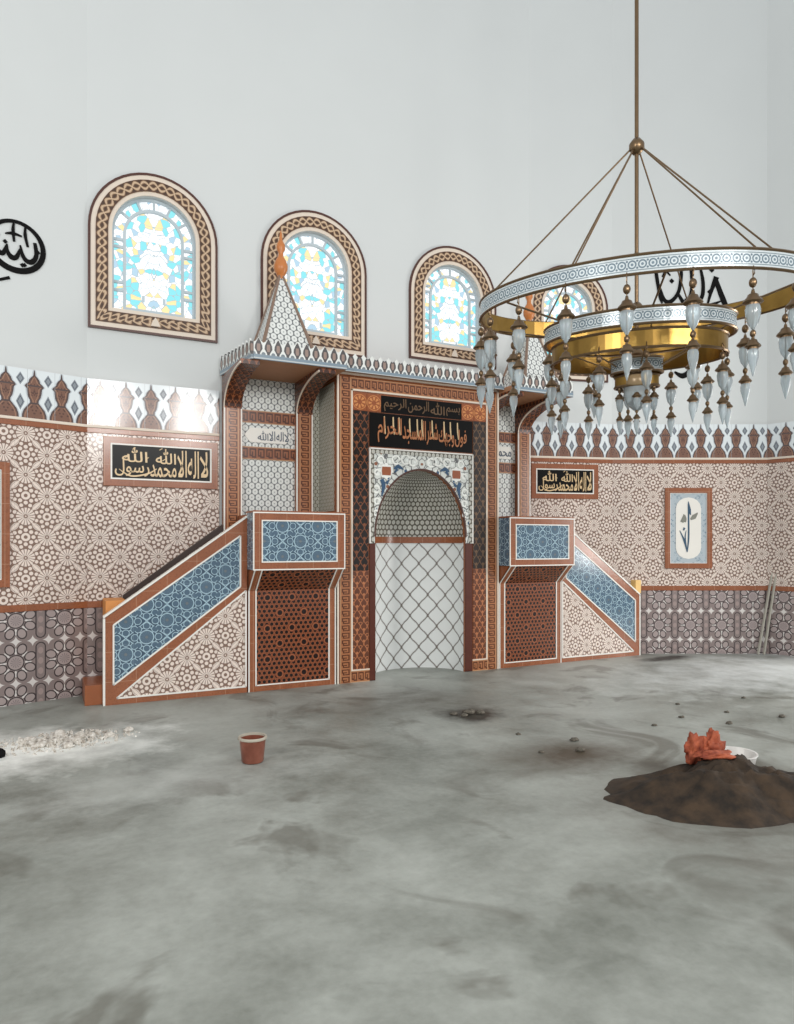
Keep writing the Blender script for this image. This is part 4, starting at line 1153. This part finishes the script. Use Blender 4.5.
# soil mound with basin and rags
MC = (3.40, -4.50)
def mound():
    from mathutils import noise
    mb = MB(); NR, NA = 34, 72; vs, fs = [], []
    for j in range(NR+1):
        r = j/NR
        for k in range(NA):
            a = 2*PI*k/NA; p = Vector((r*math.cos(a), r*math.sin(a), 0))
            e = 1+.16*noise.fractal(Vector((math.cos(a)*1.4, math.sin(a)*1.4, 4)), .9, 2, 3)
            h = .23*(.5+.5*math.cos(PI*r))**.8*(1+.5*noise.fractal(p*2.2+Vector((3, 1, 7)), .8, 2, 5))+.02*(1-r)*noise.fractal(p*9, .7, 2, 4)
            lx, ly = p.x*e*.84, p.y*e*.52
            vs.append((MC[0]+lx*.895+ly*.446, MC[1]-lx*.446+ly*.895, max(h, 0) if r < 1 else -.002))
    for j in range(NR):
        for k in range(NA):
            a, b = j*NA+k, j*NA+(k+1) % NA; fs.append((a, a+NA, b+NA, b))
    return mb.idx(vs, fs, None, 0, True).build('soil_mound', 'soil', None, (MC[0], MC[1], 0), smooth=True)
o = mound(); o.location = (MC[0], MC[1], 0); tag(o, 'mound of dark brown soil on floor in the right foreground', 'soil')
MOUND = o

def mound_z(x, y):
    bpy.context.view_layer.update()
    h = MOUND.ray_cast(Vector((x-MC[0], y-MC[1], 2)), Vector((0, 0, -1)))
    return h[1].z if h[0] else 0
def basin():
    x, y = 3.62, -4.31
    t = thing('basin', 'shallow white plastic basin tilted on the soil mound', 'basin', (x, y, mound_z(x, y)-.004), .2)
    t.rotation_euler = (.0, .04, .2)
    MB().lathe([(0, .0), (.15, .0), (.165, .01), (.182, .085), (.192, .089), (.190, .095), (.176, .093), (.158, .018), (0, .012)], (0, 0, 0), 28, sx=1.05, sy=.8).build('basin_shell', 'basin', t)
    return t
basin()
def rag(x, y, r, rot, seed, mat, label, z=None):
    o = lump('crumpled_rag', (x, y, mound_z(x, y)-.01 if z is None else z), r, mat, seed, .55, sub=4, freq=1.25); o.rotation_euler.z = rot
    tag(o, label, 'rag', 'crumpled rags on the soil mound')
rag(3.303, -4.283, (.075, .06, .10), .3, 21, 'rag', 'orange crumpled rag at the left on the soil mound')
rag(3.41, -4.33, (.07, .055, .115), -.3, 23, 'rag', 'orange crumpled rag standing up beside the white basin')
rag(3.33, -4.41, (.11, .05, .03), -.4, 26, 'rag', 'flat orange rag spread in front of the white basin')
rag(3.53, -4.27, (.045, .045, .075), -.5, 29, 'basin_shadow', 'dark brown lump standing in for shade inside the white basin')  # dark-coloured lump in place of the shade inside the basin

# battens leaning in the right corner
for k, (bx, by, tx, ty, tz, lab) in enumerate(((8.78, -.73, 9.03, -.79, 1.27, 'thin grey batten leaning in right corner, the outer left one'), (8.84, -.78, 9.04, -.84, 1.24, 'thin grey batten leaning in right corner, the inner right one'))):
    mb = MB(); d = Vector((tx-bx, ty-by, tz)); L = d.length
    mb.box(-.016, .016, -.011, .011, 0, L)
    o = mb.build('batten', 'pole_wood', bevel=.003); o.location = (bx, by, .002); o.rotation_mode = 'QUATERNION'; o.rotation_quaternion = d.to_track_quat('Z', 'Y')
    tag(o, lab, 'batten', 'battens leaning in the corner')

# ------------------------------------------------------------------ light
w = bpy.data.worlds.new('world'); sc.world = w; w.use_nodes = True
bg = w.node_tree.nodes['Background']; bg.inputs[0].default_value = (.93, .97, 1.0, 1); bg.inputs[1].default_value = .72
def window_light(name, loc, target, sx, sy, power, col=(1, .98, .95)):
    l = bpy.data.lights.new(name, 'AREA'); l.shape = 'RECTANGLE'; l.size = sx; l.size_y = sy; l.energy = power; l.color = col
    o = bpy.data.objects.new(name, l); COL.objects.link(o); o.location = loc
    o.rotation_euler = (Vector(target)-Vector(loc)).to_track_quat('-Z', 'Y').to_euler(); return o
# daylight through the upper windows of the opposite side, and a side doorway on the right
window_light('daylight_window', (.9, -12, 5.2), (1, 0, 3), .9, 1.7, 215)
window_light('daylight_window', (3.2, -12.2, 5.2), (3.2, 0, 3), .9, 1.7, 215)
window_light('daylight_window', (-5.5, -8, 5.2), (3, 0, 2), 1.2, 2.0, 250)
window_light('daylight_doorway', (11.5, -5.0, 2.4), (7.6, -1.8, 0), 2.0, 3.0, 300)
sc.cycles.use_denoising = True
vs = sc.view_settings
sc.display_settings.display_device = 'sRGB'
vs.view_transform = 'Standard'; vs.look = 'None'; vs.exposure = .02; vs.gamma = 1; vs.use_curve_mapping = False
